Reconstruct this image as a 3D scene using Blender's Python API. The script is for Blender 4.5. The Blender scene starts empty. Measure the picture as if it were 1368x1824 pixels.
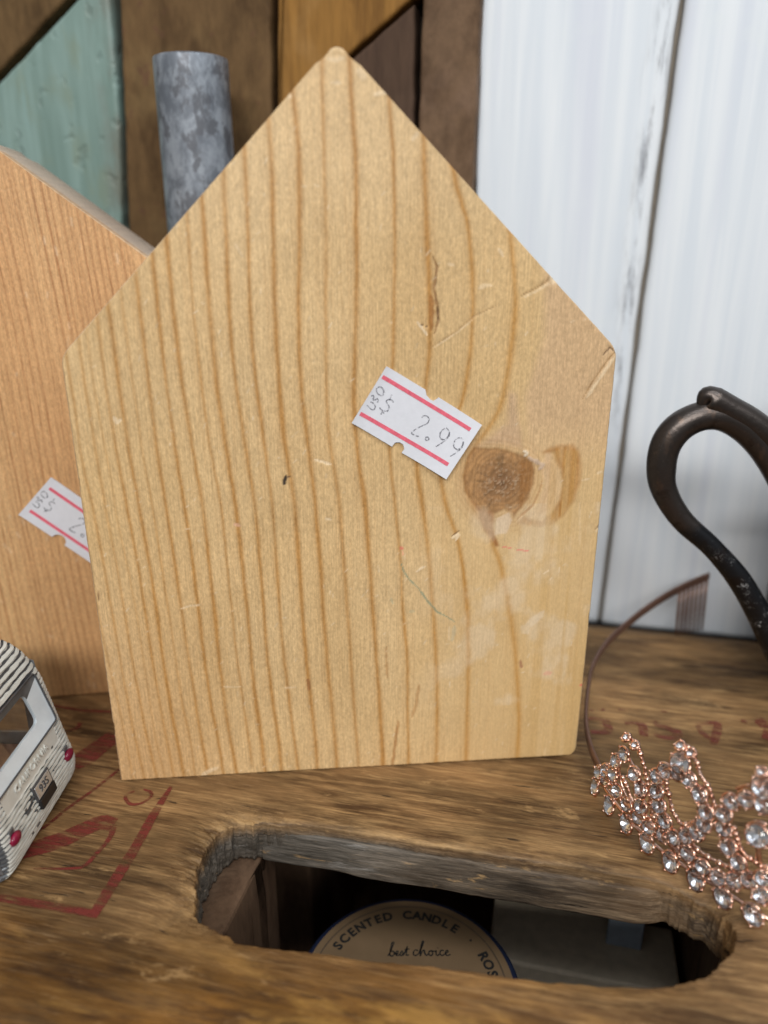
import bpy, bmesh, math, random
import numpy as np
from mathutils import Vector, Matrix

random.seed(7)
RNG = np.random.default_rng(7)
sc = bpy.context.scene
COL = sc.collection

# ------------------------------------------------------------------ camera
cd = bpy.data.cameras.new('camera')
cam = bpy.data.objects.new('camera', cd)
COL.objects.link(cam)
cd.sensor_fit = 'HORIZONTAL'
cd.sensor_width = 36.0
cd.lens = 36.0 * 1370.0 / 1368.0
cam.location = (0, 0, .1555)
cam.rotation_euler = (math.radians(70), 0, 0)
cd.clip_start = .01
cd.clip_end = 50
cd.dof.use_dof = True
cd.dof.focus_distance = .212
cd.dof.aperture_fstop = 8.5
sc.camera = cam

# ------------------------------------------------------------------ world: the lit shop around (pale ceiling, darker floor)
w = bpy.data.worlds.new('World')
sc.world = w
w.use_nodes = True
wn = w.node_tree.nodes
wl = w.node_tree.links
wn.clear()
wo = wn.new('ShaderNodeOutputWorld')
wb = wn.new('ShaderNodeBackground')
tc = wn.new('ShaderNodeTexCoord')
sp = wn.new('ShaderNodeSeparateXYZ')
rp = wn.new('ShaderNodeValToRGB')
mr = wn.new('ShaderNodeMapRange')
mr.inputs['From Min'].default_value = -1
mr.inputs['From Max'].default_value = 1
wl.new(tc.outputs['Generated'], sp.inputs[0])
wl.new(sp.outputs['Z'], mr.inputs['Value'])
wl.new(mr.outputs[0], rp.inputs[0])
rp.color_ramp.elements[0].color = (.10, .09, .08, 1)
rp.color_ramp.elements[0].position = .3
rp.color_ramp.elements[1].color = (.62, .64, .66, 1)
rp.color_ramp.elements[1].position = .75
wl.new(rp.outputs[0], wb.inputs['Color'])
wb.inputs['Strength'].default_value = .50
wl.new(wb.outputs[0], wo.inputs['Surface'])


def area(name, loc, target, sx, sy, power, color):
    l = bpy.data.lights.new(name, 'AREA')
    l.shape = 'RECTANGLE'
    l.size, l.size_y = sx, sy
    l.energy = power
    l.color = color
    o = bpy.data.objects.new(name, l)
    COL.objects.link(o)
    o.location = loc
    o.rotation_euler = (Vector(target) - Vector(loc)).to_track_quat('-Z', 'Y').to_euler()
    return o


# shop ceiling light strips: one over the viewer, one further left, plus a small lamp added to brighten the front block's top
area('ceiling_or_fill_light', (-.25, -1.6, 1.22), (0, .2, .08), 1.5, .30, 31, (1, .97, .93))
area('ceiling_or_fill_light', (1.0, -.9, 1.35), (0, .2, .05), .25, 1.3, 9.5, (.95, .98, 1))
area('ceiling_or_fill_light', (.14, -.20, .84), (.04, .20, .16), .6, .12, 1.9, (.96, .98, 1))

sc.view_settings.view_transform = 'Standard'
sc.view_settings.look = 'None'
sc.view_settings.exposure = 0.0
sc.view_settings.gamma = 1.0
sc.render.engine = 'CYCLES'
sc.cycles.use_denoising = True
sc.cycles.max_bounces = 10
sc.cycles.transparent_max_bounces = 12
sc.cycles.caustics_reflective = True
sc.cycles.caustics_refractive = True
sc.cycles.sample_clamp_indirect = 6

# ------------------------------------------------------------------ measured outlines (metres, in each thing's own plane)
LINES = [[0.6,0.6,[[0.00375,0.0013],[0.00259,0.0253],[0.00099,0.0457],[0.00019,0.06604]]],[0.7,0.8,[[0.00706,0.00107],[0.00552,0.02019],[0.00472,0.03887],[0.00418,0.0584],[0.00297,0.08814],[0.00199,0.09652],[0.00167,0.1058],[0.00181,0.11634],[0.00161,0.124],[0.0016,0.1275]]],[0.7,0.75,[[0.01059,0.00307],[0.0091,0.01782],[0.00792,0.04204],[0.00736,0.06451],[0.00611,0.08805],[0.00547,0.10572],[0.00505,0.11629],[0.00505,0.12395],[0.00498,0.13092]]],[0.5,0.45,[[0.01315,0.00139],[0.01168,0.01405],[0.01119,0.03515],[0.01057,0.06126],[0.00875,0.08364],[0.00841,0.09745],[0.00722,0.11364],[0.00716,0.12892]]],[0.7,0.8,[[0.01571,0.00272],[0.0142,0.02461],[0.01335,0.04507],[0.01288,0.06737],[0.01162,0.08788],[0.01062,0.10398],[0.01004,0.1162],[0.01009,0.12889],[0.00996,0.13575]]],[0.9,1,[[0.01873,0.00251],[0.01712,0.02443],[0.01643,0.0416],[0.01612,0.06415],[0.01478,0.08778],[0.01383,0.10281],[0.01329,0.11614],[0.01327,0.12885],[0.01284,0.13957]]],[0.6,0.6,[[0.02207,0.00227],[0.02179,0.0134],[0.02036,0.02774],[0.01987,0.04475],[0.01914,0.06402],[0.01821,0.08767],[0.01703,0.10383],[0.01681,0.11607],[0.01647,0.12881],[0.01624,0.14193]]],[0.9,0.9,[[0.02583,0.00352],[0.02477,0.01684],[0.02416,0.031],[0.02328,0.04787],[0.02273,0.06697],[0.02166,0.08757],[0.0208,0.10537],[0.02061,0.1186],[0.02042,0.13124],[0.0202,0.14521]]],[0.9,1,[[0.0306,0.00168],[0.02988,0.01288],[0.02856,0.02727],[0.02783,0.04765],[0.02739,0.06986],[0.02645,0.08742],[0.02544,0.10526],[0.02489,0.11853],[0.02461,0.1312],[0.02457,0.14566],[0.02441,0.15124]]],[1,1,[[0.03459,0.0014],[0.03314,0.01631],[0.03225,0.0374],[0.03193,0.06034],[0.03126,0.08727],[0.02956,0.10787],[0.02866,0.12105],[0.02829,0.13363],[0.02818,0.14565],[0.02805,0.15444]]],[0.7,0.75,[[0.0392,0.00635],[0.03801,0.02672],[0.03705,0.04388],[0.03663,0.06329],[0.03609,0.08712],[0.03409,0.10615],[0.03346,0.12098],[0.03298,0.13358],[0.03301,0.14562],[0.03327,0.15716]]],[1.1,1,[[0.04322,0.0008],[0.04248,0.01572],[0.04148,0.03002],[0.0412,0.05028],[0.04066,0.06934],[0.03986,0.087],[0.03826,0.10606],[0.03732,0.11832],[0.03695,0.13354],[0.03689,0.14561],[0.03707,0.15716]]],[1,0.9,[[0.04818,0.00046],[0.04777,0.01172],[0.04664,0.02622],[0.04574,0.04344],[0.04562,0.06292],[0.045,0.08685],[0.04306,0.10758],[0.04218,0.11824],[0.04159,0.1285],[0.04167,0.14081],[0.04211,0.15717],[0.04234,0.16389]]],[0.9,0.85,[[0.05322,0.00163],[0.05237,0.01143],[0.05129,0.02946],[0.05026,0.04655],[0.05001,0.06587],[0.04962,0.0867],[0.04822,0.10584],[0.04744,0.11552],[0.04674,0.12591],[0.04671,0.13836],[0.04723,0.15718],[0.04749,0.16302],[0.04745,0.1739]]],[1.2,1,[[0.05912,-0.0003],[0.05863,0.01471],[0.05757,0.02911],[0.05667,0.04624],[0.05622,0.06562],[0.05563,0.08652],[0.0533,0.10736],[0.053,0.11806],[0.05271,0.12837],[0.0528,0.14074],[0.0532,0.15718],[0.05366,0.16746],[0.05326,0.17818]]],[1.2,1,[[0.06513,0.00081],[0.06429,0.01945],[0.06316,0.03575],[0.06242,0.05256],[0.06199,0.06851],[0.06111,0.08635],[0.05939,0.10723],[0.05862,0.11532],[0.05822,0.12576],[0.05863,0.1407],[0.05954,0.15719],[0.05999,0.17185],[0.05938,0.18034],[0.05905,0.18366]]],[1,0.7,[[0.0717,0.00265],[0.07068,0.02123],[0.06977,0.04223],[0.06868,0.06512],[0.06766,0.08615],[0.06497,0.10711],[0.06485,0.12309],[0.06524,0.13821],[0.06576,0.15719],[0.06567,0.17189],[0.06566,0.18041],[0.06571,0.19068]]],[1.2,1.05,[[0.0793,0.00213],[0.07809,0.02795],[0.07694,0.04525],[0.07586,0.06483],[0.07459,0.08593],[0.07274,0.09893],[0.0718,0.11327],[0.07225,0.12691],[0.07298,0.14246],[0.07286,0.1572],[0.07323,0.16756],[0.07245,0.18049],[0.0719,0.19078]]],[0.9,0.85,[[0.08727,0.00159],[0.0868,0.01662],[0.08657,0.03796],[0.08492,0.05481],[0.08421,0.07077],[0.0827,0.08568],[0.08215,0.08972],[0.08097,0.10107],[0.08122,0.11309],[0.082,0.12678],[0.0822,0.1424],[0.08223,0.1572],[0.08191,0.17201],[0.08068,0.18477]]],[1.3,0.85,[[0.09595,0.001],[0.09574,0.02336],[0.09463,0.04438],[0.09307,0.06094],[0.09194,0.07359],[0.09029,0.08545],[0.08941,0.08951],[0.08812,0.09854],[0.08884,0.10726],[0.09061,0.1185],[0.09128,0.12667],[0.09133,0.13722],[0.09059,0.14739],[0.08992,0.15721],[0.08884,0.1764]]],[1.2,0.85,[[0.10534,0.00036],[0.10487,0.03],[0.10409,0.05065],[0.10241,0.06377],[0.10022,0.07637],[0.09719,0.08311],[0.09489,0.09239],[0.09504,0.09778],[0.09766,0.1065],[0.10025,0.11387],[0.10139,0.12109],[0.10208,0.13188],[0.10193,0.14229],[0.1007,0.15331],[0.09988,0.15861],[0.09691,0.16545],[0.09578,0.16991]]],[1.5,0.8,[[0.12172,-0.00075],[0.12144,0.0145],[0.11992,0.02917],[0.11814,0.04323],[0.11524,0.05676],[0.11216,0.06973],[0.10892,0.07607],[0.10573,0.08287],[0.10302,0.08603],[0.10098,0.09343],[0.10246,0.10055],[0.10688,0.10514],[0.11058,0.1114],[0.11217,0.12368],[0.11306,0.13704],[0.1119,0.14732],[0.11035,0.15575]]]]
POLY = {"knot":[[0.10363,0.10144],[0.10664,0.1013],[0.11135,0.10091],[0.11752,0.09905],[0.11967,0.09727],[0.12089,0.09445],[0.12081,0.09059],[0.11937,0.08635],[0.11682,0.08282],[0.11562,0.08075],[0.11512,0.08215],[0.11297,0.08349],[0.11027,0.08231],[0.10921,0.0827],[0.10609,0.08316],[0.10357,0.08611],[0.10158,0.08902],[0.10109,0.09324],[0.10175,0.09841]],"knot_amber":[[0.11588,0.09823],[0.11969,0.0971],[0.12037,0.09447],[0.11987,0.08919],[0.11837,0.08566],[0.11555,0.08076],[0.11638,0.08428],[0.11677,0.08928],[0.1161,0.09458]],"wedge":[[0.10356,0.08629],[0.10573,0.08354],[0.10637,0.08062],[0.10772,0.07765],[0.10957,0.07518],[0.1111,0.07271],[0.1118,0.07269],[0.1106,0.0757],[0.10993,0.07867],[0.11004,0.08123],[0.10926,0.08306],[0.10607,0.08352]],"cres_out":[[0.12291,0.09961],[0.12484,0.101],[0.12751,0.10162],[0.13058,0.10148],[0.13244,0.09972],[0.13364,0.09587],[0.13377,0.09058],[0.13232,0.08524],[0.12952,0.08096],[0.12654,0.07867],[0.12342,0.07804],[0.12022,0.07859],[0.11719,0.0796],[0.11865,0.08124],[0.12082,0.08014],[0.12365,0.07976],[0.12662,0.08215],[0.12841,0.08608],[0.12893,0.09036],[0.12807,0.09461],[0.12659,0.09605],[0.12563,0.09954]],"cres_in":[[0.12325,0.0996],[0.12563,0.09954],[0.12807,0.09461],[0.12876,0.09036],[0.12841,0.08608],[0.12662,0.08215],[0.12365,0.07976],[0.12082,0.08014],[0.11865,0.08124],[0.12125,0.08413],[0.12322,0.09052],[0.12218,0.09547]],"white":[[0.11067,0.08121],[0.11438,0.08308],[0.11565,0.08031],[0.11406,0.07632],[0.11025,0.07572]],"pinkcone":[[0.11183,0.11652],[0.11478,0.11647],[0.11671,0.10654],[0.11763,0.10008],[0.11198,0.10158],[0.10397,0.10143],[0.1078,0.10506],[0.11164,0.10799]]}
STROKES = [[0.7,0.25,[0.25,0.12,0.04],0.75,[[0.09159,0.14987],[0.0927,0.14738],[0.09202,0.14235],[0.09292,0.13824],[0.09328,0.1346],[0.09228,0.13092]]],[1.3,0,[0.36,0.15,0.035],0.75,[[0.09125,0.14082],[0.0916,0.13722],[0.09144,0.13199]]],[0.35,0.2,[0.12,0.06,0.025],0.9,[[0.09303,0.13824],[0.09322,0.1346]]],[0.3,0.2,[0.12,0.06,0.025],0.9,[[0.08843,0.1337],[0.0906,0.13316]]],[0.6,-0.1,[0.8,0.62,0.4],0.9,[[0.08788,0.13439],[0.08926,0.13254],[0.09065,0.13094]]],[0.3,0.12,[0.34,0.2,0.09],0.6,[[0.09179,0.12816],[0.09797,0.13192],[0.1022,0.13557],[0.10861,0.13838]]],[0.3,0,[0.8,0.62,0.4],0.5,[[0.09208,0.12773],[0.09799,0.1315],[0.1025,0.13504]]],[0.3,0.2,[0.3,0.17,0.07],0.8,[[0.11395,0.14042],[0.11765,0.1422],[0.12052,0.14398],[0.12122,0.14551]]],[0.5,0,[0.8,0.62,0.4],0.6,[[0.11452,0.13989],[0.11796,0.14158],[0.12138,0.14346]]],[0.4,0.25,[0.38,0.22,0.09],0.8,[[0.1397,0.12605],[0.1377,0.12332],[0.13471,0.11862],[0.13227,0.11385]]],[0.8,-0.1,[0.8,0.62,0.4],0.75,[[0.14033,0.12549],[0.13835,0.12248],[0.13549,0.11777],[0.13314,0.11384]]],[0.35,0.25,[0.12,0.06,0.025],0.9,[[0.1369,0.12554],[0.13842,0.12744],[0.14027,0.12604]]],[1.6,0.2,[0.8,0.62,0.4],0.8,[[0.12124,0.14525],[0.12299,0.14371]]],[1.2,0.1,[0.02,0.015,0.015],0.95,[[0.05355,0.09484],[0.05306,0.09343],[0.0528,0.09241]]],[0.35,0.05,[0.1,0.06,0.04],0.8,[[0.05355,0.09484],[0.05488,0.0944]]],[0.7,0.15,[0.8,0.62,0.4],0.95,[[0.061,0.09928],[0.0634,0.09837],[0.06544,0.09775]]],[1.0,0.1,[0.8,0.62,0.4],0.8,[[0.01102,0.11173],[0.01185,0.11012],[0.01288,0.11116]]],[0.9,0,[0.75,0.18,0.14],0.75,[[0.08391,0.07314],[0.08488,0.07273]]],[0.6,0,[0.75,0.25,0.2],0.5,[[0.08466,0.07231],[0.08507,0.07074]]],[0.35,0,[0.78,0.16,0.16],0.8,[[0.1126,0.07253],[0.11557,0.07192]]],[0.45,0,[0.78,0.16,0.16],0.8,[[0.11689,0.07144],[0.12082,0.07085]]],[0.45,0.05,[0.17,0.27,0.19],0.75,[[0.08422,0.0689],[0.08511,0.06604],[0.08689,0.06312],[0.08956,0.06032],[0.09198,0.05646],[0.09503,0.05272],[0.09807,0.05092],[0.10004,0.04937]]],[0.6,0,[0.35,0.4,0.28],0.4,[[0.08149,0.05789],[0.08226,0.05558]]],[0.9,0,[0.4,0.42,0.28],0.35,[[0.08671,0.05309],[0.08848,0.05334]]],[1.2,0,[0.45,0.46,0.34],0.35,[[0.10026,0.04815],[0.09952,0.04278]]],[0.55,0,[0.75,0.12,0.12],0.8,[[0.13933,0.02594],[0.14147,0.02567]]],[0.5,0,[0.75,0.15,0.15],0.6,[[0.14084,0.02549],[0.14131,0.02182]]],[1.5,0,[0.75,0.33,0.25],0.45,[[0.12772,0.03031],[0.13039,0.03088]]],[1.0,-0.1,[0.8,0.62,0.4],0.95,[[0.09852,0.07551],[0.10022,0.07637],[0.0997,0.07485]]],[0.3,0.2,[0.12,0.06,0.025],0.7,[[0.0985,0.07612],[0.10047,0.07759]]],[0.7,-0.1,[0.8,0.62,0.4],0.9,[[0.0886,0.06546],[0.08975,0.06649],[0.09131,0.06738]]],[0.8,0,[0.36,0.15,0.035],0.5,[[0.08022,0.04205],[0.08022,0.03692],[0.08065,0.03168]]],[1.0,0,[0.36,0.15,0.035],0.65,[[0.08398,0.0168],[0.08308,0.00944],[0.08205,-0.00074]]],[1.2,0,[0.36,0.15,0.035],0.45,[[0.09005,0.02869],[0.08952,0.02301],[0.08804,0.01728]]],[0.8,0.1,[0.33,0.13,0.07],0.7,[[0.12047,0.0355],[0.12096,0.03266]]],[0.5,0,[0.8,0.62,0.4],0.8,[[0.12532,0.06349],[0.12703,0.06471]]],[2.5,0,[0.78,0.66,0.5],0.35,[[0.12648,0.05163],[0.12132,0.04648],[0.12207,0.04441]]],[0.4,0,[0.8,0.62,0.4],0.5,[[0.09845,0.04824],[0.09879,0.04282]]],[0.5,0.05,[0.8,0.62,0.4],0.6,[[0.02267,0.05694],[0.02526,0.05778],[0.02865,0.05795]]],[0.8,0.1,[0.8,0.62,0.4],0.8,[[0.06349,0.08256],[0.06515,0.08209]]],[0.8,0,[0.72,0.42,0.3],0.6,[[0.03897,0.08176],[0.04084,0.08111]]],[0.5,0,[0.8,0.62,0.4],0.5,[[0.03239,0.03122],[0.03768,0.03093]]],[0.6,0,[0.8,0.62,0.4],0.5,[[0.05011,0.02988],[0.0537,0.02989]]],[1.0,0.1,[0.3,0.13,0.05],0.8,[[0.05727,0.03261],[0.05737,0.02842]]],[0.4,0.2,[0.2,0.1,0.04],0.8,[[0.00127,0.06384],[0.00112,0.06042]]],[1.4,-0.1,[0.8,0.62,0.4],0.6,[[0.02407,0.00062],[0.02918,0.00329]]],[0.9,0,[0.8,0.62,0.4],0.6,[[0.06666,0.19198],[0.06893,0.19162],[0.07077,0.19205]]],[0.3,0.03,[0.45,0.28,0.12],0.5,[[0.06805,0.19281],[0.07056,0.19285]]],[2.0,-0.05,[0.8,0.62,0.4],0.5,[[0.07373,0.18959],[0.07556,0.18799]]],[0.8,-0.1,[0.8,0.62,0.4],0.7,[[0.07717,0.18472],[0.08021,0.18517]]],[1.0,0.05,[0.8,0.62,0.4],0.6,[[0.08597,0.17551],[0.08762,0.17725]]],[0.7,0,[0.8,0.62,0.4],0.6,[[0.06745,0.18714],[0.06999,0.18709]]],[0.4,0,[0.8,0.62,0.4],0.4,[[0.08343,0.19459],[0.08391,0.19218]]],[1.0,0,[0.8,0.62,0.4],0.7,[[0.05749,0.18488],[0.0586,0.18386]]],[1.0,-0.05,[0.8,0.62,0.4],0.55,[[0.10328,0.14228],[0.10459,0.14304],[0.10675,0.14303]]],[0.8,-0.05,[0.8,0.62,0.4],0.55,[[0.10765,0.15182],[0.10908,0.14983]]],[0.8,0,[0.8,0.62,0.4],0.5,[[0.09533,0.14812],[0.09693,0.14787]]],[0.6,0.1,[0.45,0.24,0.11],0.6,[[0.12312,0.09194],[0.12234,0.08841],[0.12088,0.08451],[0.11858,0.0824],[0.11695,0.08064]]],[1.3,-0.2,[0.55,0.42,0.33],0.7,[[0.11859,0.09833],[0.1207,0.09724],[0.12282,0.09615],[0.12189,0.09478]]],[0.9,-0.3,[0.72,0.6,0.45],0.9,[[0.11712,0.10009],[0.11833,0.09972],[0.11756,0.09853]]],[0.5,0,[0.8,0.62,0.4],0.3,[[0.13408,0.08519],[0.13523,0.07222]]],[0.5,0,[0.8,0.62,0.4],0.5,[[0.13388,0.09128],[0.1366,0.09192]]],[0.8,0,[0.8,0.62,0.4],0.6,[[0.1382,0.09329],[0.13989,0.09377]]],[0.35,0.2,[0.3,0.18,0.08],0.8,[[0.13911,0.07658],[0.14074,0.0782]]],[1.0,0,[0.8,0.62,0.4],0.6,[[0.13954,0.07582],[0.14079,0.07764]]],[0.5,0,[0.8,0.62,0.4],0.5,[[0.04396,0.15305],[0.04568,0.1498]]]]
STICK = [[0.08013,0.12351],[0.09026,0.11729],[0.09055,0.11587],[0.09165,0.11464],[0.09246,0.1143],[0.09326,0.11475],[0.09379,0.1152],[0.1052,0.10796],[0.09614,0.0933],[0.08425,0.10061],[0.08492,0.10158],[0.08464,0.10284],[0.08368,0.10348],[0.08246,0.10345],[0.08164,0.10235],[0.0711,0.10902]]
SLINES = [[[0.07907,0.12091],[0.10222,0.10672]],[[0.07332,0.11148],[0.09659,0.09732]]]
SGLYPH = [[[0.08936,0.11007],[0.08998,0.11047],[0.09093,0.11026],[0.09135,0.10948],[0.09083,0.10839],[0.08908,0.10761],[0.08746,0.10667],[0.08679,0.10594],[0.08775,0.10528],[0.08871,0.10498]],[[0.09674,0.10633],[0.0959,0.10713],[0.09496,0.10665],[0.0943,0.10555],[0.09446,0.10444],[0.09544,0.10399],[0.09638,0.10481],[0.09681,0.10606],[0.09665,0.10481],[0.09545,0.10357],[0.09328,0.10216]],[[0.1004,0.10388],[0.09968,0.10454],[0.09859,0.1042],[0.098,0.10309],[0.09811,0.10197],[0.0991,0.10146],[0.10017,0.10234],[0.10046,0.1036],[0.10013,0.10206],[0.09857,0.10054],[0.09708,0.09953]],[[0.09044,0.10439],[0.09068,0.1048],[0.09117,0.10473],[0.09145,0.10428],[0.09119,0.10389],[0.09069,0.10391],[0.09044,0.10439]],[[0.082,0.11414],[0.0816,0.11469],[0.0808,0.11497],[0.08013,0.11458],[0.08035,0.11391],[0.0808,0.11322],[0.08081,0.11241],[0.08027,0.11188],[0.07947,0.1119],[0.07867,0.11251],[0.07827,0.11287]],[[0.0816,0.11616],[0.0808,0.1147]],[[0.07974,0.11216],[0.07866,0.1111]],[[0.0788,0.11178],[0.0796,0.11135]],[[0.07761,0.11703],[0.07762,0.11783],[0.07828,0.11829],[0.07907,0.11793],[0.07947,0.117],[0.0792,0.11607],[0.07827,0.11622],[0.07761,0.1169]],[[0.0762,0.11594],[0.07668,0.11611],[0.07694,0.11558],[0.07654,0.11505],[0.07721,0.1149],[0.07774,0.11529],[0.078,0.11475],[0.07779,0.11422]],[[0.07507,0.1136],[0.0756,0.113],[0.0764,0.11236],[0.07698,0.11249],[0.07725,0.11329],[0.07667,0.11411],[0.07601,0.11452]]]
LST = [[-0.0077,0.08176],[-0.01936,0.06968],[-0.01059,0.06188],[-0.00902,0.06235],[-0.00751,0.06055],[-0.00774,0.05885],[-0.00067,0.0526]]
LSL = [[[-0.00937,0.07925],[-0.00058,0.07111]],[[-0.01666,0.07135],[-0.00019,0.05635]]]
RIM = [[-0.07882,0.1315],[-0.08117,0.13725],[-0.08413,0.14664],[-0.08395,0.15467],[-0.08021,0.15907],[-0.07394,0.16141],[-0.06424,0.1632],[-0.04491,0.16412],[-0.02594,0.16379],[-0.01243,0.16421],[0.00077,0.16443],[0.01408,0.16494],[0.02803,0.16508],[0.03826,0.16445],[0.04664,0.16064],[0.05025,0.15537],[0.04999,0.15049],[0.04668,0.14409],[0.04053,0.13819],[0.02956,0.13412],[0.01351,0.13139],[0.00263,0.13029],[-0.00681,0.12955],[-0.01972,0.12861],[-0.03114,0.12687],[-0.03783,0.12652],[-0.04448,0.1262],[-0.05262,0.12555],[-0.06259,0.12466],[-0.06792,0.12613],[-0.07467,0.12785]]
RIMB = [[-0.08506,0.15395],[-0.08324,0.15752],[-0.07794,0.16132],[-0.07646,0.16407],[-0.07376,0.15949],[-0.04475,0.16284],[-0.01171,0.16483],[0.01096,0.16581],[0.02562,0.16676],[0.03699,0.1661],[0.04066,0.16749],[0.04252,0.17122],[0.04671,0.17071],[0.05176,0.16737],[0.05296,0.16247]]
RED = [[[0.9,2.2,2.4,2.6,2.2],[[-0.10397,0.16836],[-0.10314,0.15581],[-0.10164,0.1426],[-0.10089,0.13177],[-0.10045,0.12257]]],[[1.8,1.8,1.8,1.8,1.8],[[-0.0992,0.12253],[-0.10915,0.12226],[-0.11827,0.12187],[-0.12594,0.1215],[-0.13809,0.12047]]],[[0.8,0.9,0.5],[[-0.10743,0.1631],[-0.1086,0.16463],[-0.11135,0.16536]]],[[0.5,0.8,0.9,0.9,0.8,0.7,0.8,0.5],[[-0.11355,0.16394],[-0.11492,0.16227],[-0.11446,0.16059],[-0.11199,0.15896],[-0.10939,0.15956],[-0.10794,0.16165],[-0.10777,0.16347],[-0.10946,0.16534]]],[[3,4.2,4.4,4,3.8,3.2],[[-0.13214,0.13374],[-0.12703,0.13837],[-0.12276,0.14206],[-0.11912,0.14698],[-0.11603,0.15035],[-0.11203,0.15038]]],[[1.6,1.2,1.0,1.0,0.7,0.4],[[-0.11203,0.15038],[-0.11042,0.14576],[-0.11069,0.1397],[-0.11142,0.13518],[-0.11513,0.13336],[-0.12365,0.1314]]],[[0.9,0.9,0.9,0.9,0.6],[[-0.12327,0.17174],[-0.12518,0.16346],[-0.12836,0.15393],[-0.13005,0.146],[-0.13166,0.14235]]],[[5,5,5.5,4],[[-0.13339,0.18726],[-0.13513,0.18084],[-0.13682,0.17412],[-0.13834,0.16989]]],[[1,1.2,1.2],[[-0.16534,0.19759],[-0.15266,0.19707],[-0.14209,0.19849]]],[[1.2,1.2,0.8],[[-0.14905,0.19059],[-0.14813,0.18761],[-0.14995,0.18593]]],[[1.2,1.4,2,2.4,2.4,1.6],[[0.017,0.23109],[0.02045,0.23188],[0.02318,0.23195],[0.02378,0.22984],[0.02383,0.22554],[0.01845,0.22376]]],[[1.4,1.8,2.4,2.6,2.2],[[0.0297,0.23136],[0.03264,0.23188],[0.03509,0.23181],[0.0355,0.22862],[0.03534,0.22552]]],[[1.2,1.6,2.2,2.6,2.4,2,1.8,1.4],[[0.03961,0.23509],[0.04029,0.23286],[0.04329,0.23198],[0.04599,0.23065],[0.0462,0.22879],[0.04447,0.22687],[0.04097,0.22644],[0.03884,0.2277]]],[[1.4,1.6,2,2.4,2.2,1.4],[[0.05281,0.23614],[0.0563,0.23751],[0.05991,0.23818],[0.05925,0.2341],[0.05783,0.22921],[0.05671,0.22562]]],[[1.6,1.8,1.8,1.4],[[0.05343,0.23589],[0.05421,0.23217],[0.05596,0.22953],[0.05777,0.22882]]],[[1.8,1.8],[[0.06795,0.24164],[0.06976,0.24085]]],[[3,5],[[0.07292,0.24039],[0.07672,0.24206]]],[[6,7],[[0.07404,0.23752],[0.07682,0.23662]]],[[0.8,0.8],[[0.01732,0.23671],[0.01965,0.23666]]],[[1.2,1.2],[[0.02224,0.2381],[0.02339,0.23777]]],[[0.8,0.8],[[0.02808,0.23919],[0.03039,0.23914]]],[[0.8,0.8],[[0.04249,0.24151],[0.0443,0.24151]]],[[1.2,1.2],[[-0.14287,0.19919],[-0.14012,0.1992]]]]
TBASE = [[0.06404,0.1917],[0.06311,0.18426],[0.06469,0.17568],[0.0672,0.16811],[0.07071,0.16181],[0.07483,0.15566],[0.07901,0.14985],[0.08366,0.14468],[0.08854,0.13929]]
TBIG = [[0.06326,0.1855,0.00163],[0.06456,0.17635,0.00321],[0.06697,0.1688,0.0036],[0.07047,0.16223,0.00325],[0.07456,0.15606,0.00289],[0.07875,0.15021,0.00304],[0.08341,0.14495,0.00291],[0.0882,0.13966,0.0031]]
TMED = [[0.06315,0.18403,0.00796],[0.0638,0.18052,0.01166],[0.06456,0.17635,0.0136],[0.0639,0.17997,0.00912],[0.06528,0.17388,0.00999],[0.06676,0.16944,0.00918],[0.06866,0.16549,0.00874],[0.07047,0.16224,0.00836],[0.07287,0.15858,0.00929],[0.07466,0.15591,0.01073],[0.07631,0.1536,0.0135],[0.07776,0.15158,0.01654],[0.07853,0.15052,0.02005],[0.07854,0.1505,0.02372],[0.07725,0.15229,0.02739],[0.07536,0.15493,0.02971],[0.07356,0.15756,0.0295],[0.0716,0.16048,0.02776],[0.07058,0.16204,0.02479],[0.0708,0.16167,0.02036],[0.07148,0.16065,0.01677],[0.07278,0.15871,0.0135],[0.06877,0.16529,0.01242],[0.0684,0.16596,0.01751],[0.06716,0.16822,0.02053],[0.06468,0.17569,0.01868],[0.06563,0.17283,0.02322],[0.07698,0.15267,0.00886],[0.07943,0.14938,0.00798],[0.08205,0.14647,0.00755],[0.08462,0.14362,0.00927],[0.08663,0.1414,0.01199],[0.08859,0.13925,0.01462],[0.0888,0.1391,0.00976],[0.08155,0.14702,0.02207],[0.08117,0.14744,0.02573],[0.08192,0.14661,0.0302],[0.08401,0.14429,0.03283],[0.08657,0.14147,0.03363],[0.08275,0.14569,0.01764],[0.08475,0.14348,0.01496]]
TROUND = [[0.07366,0.15741,0.0326],[0.08607,0.14202,0.03812],[0.08662,0.14141,0.02498]]
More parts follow.
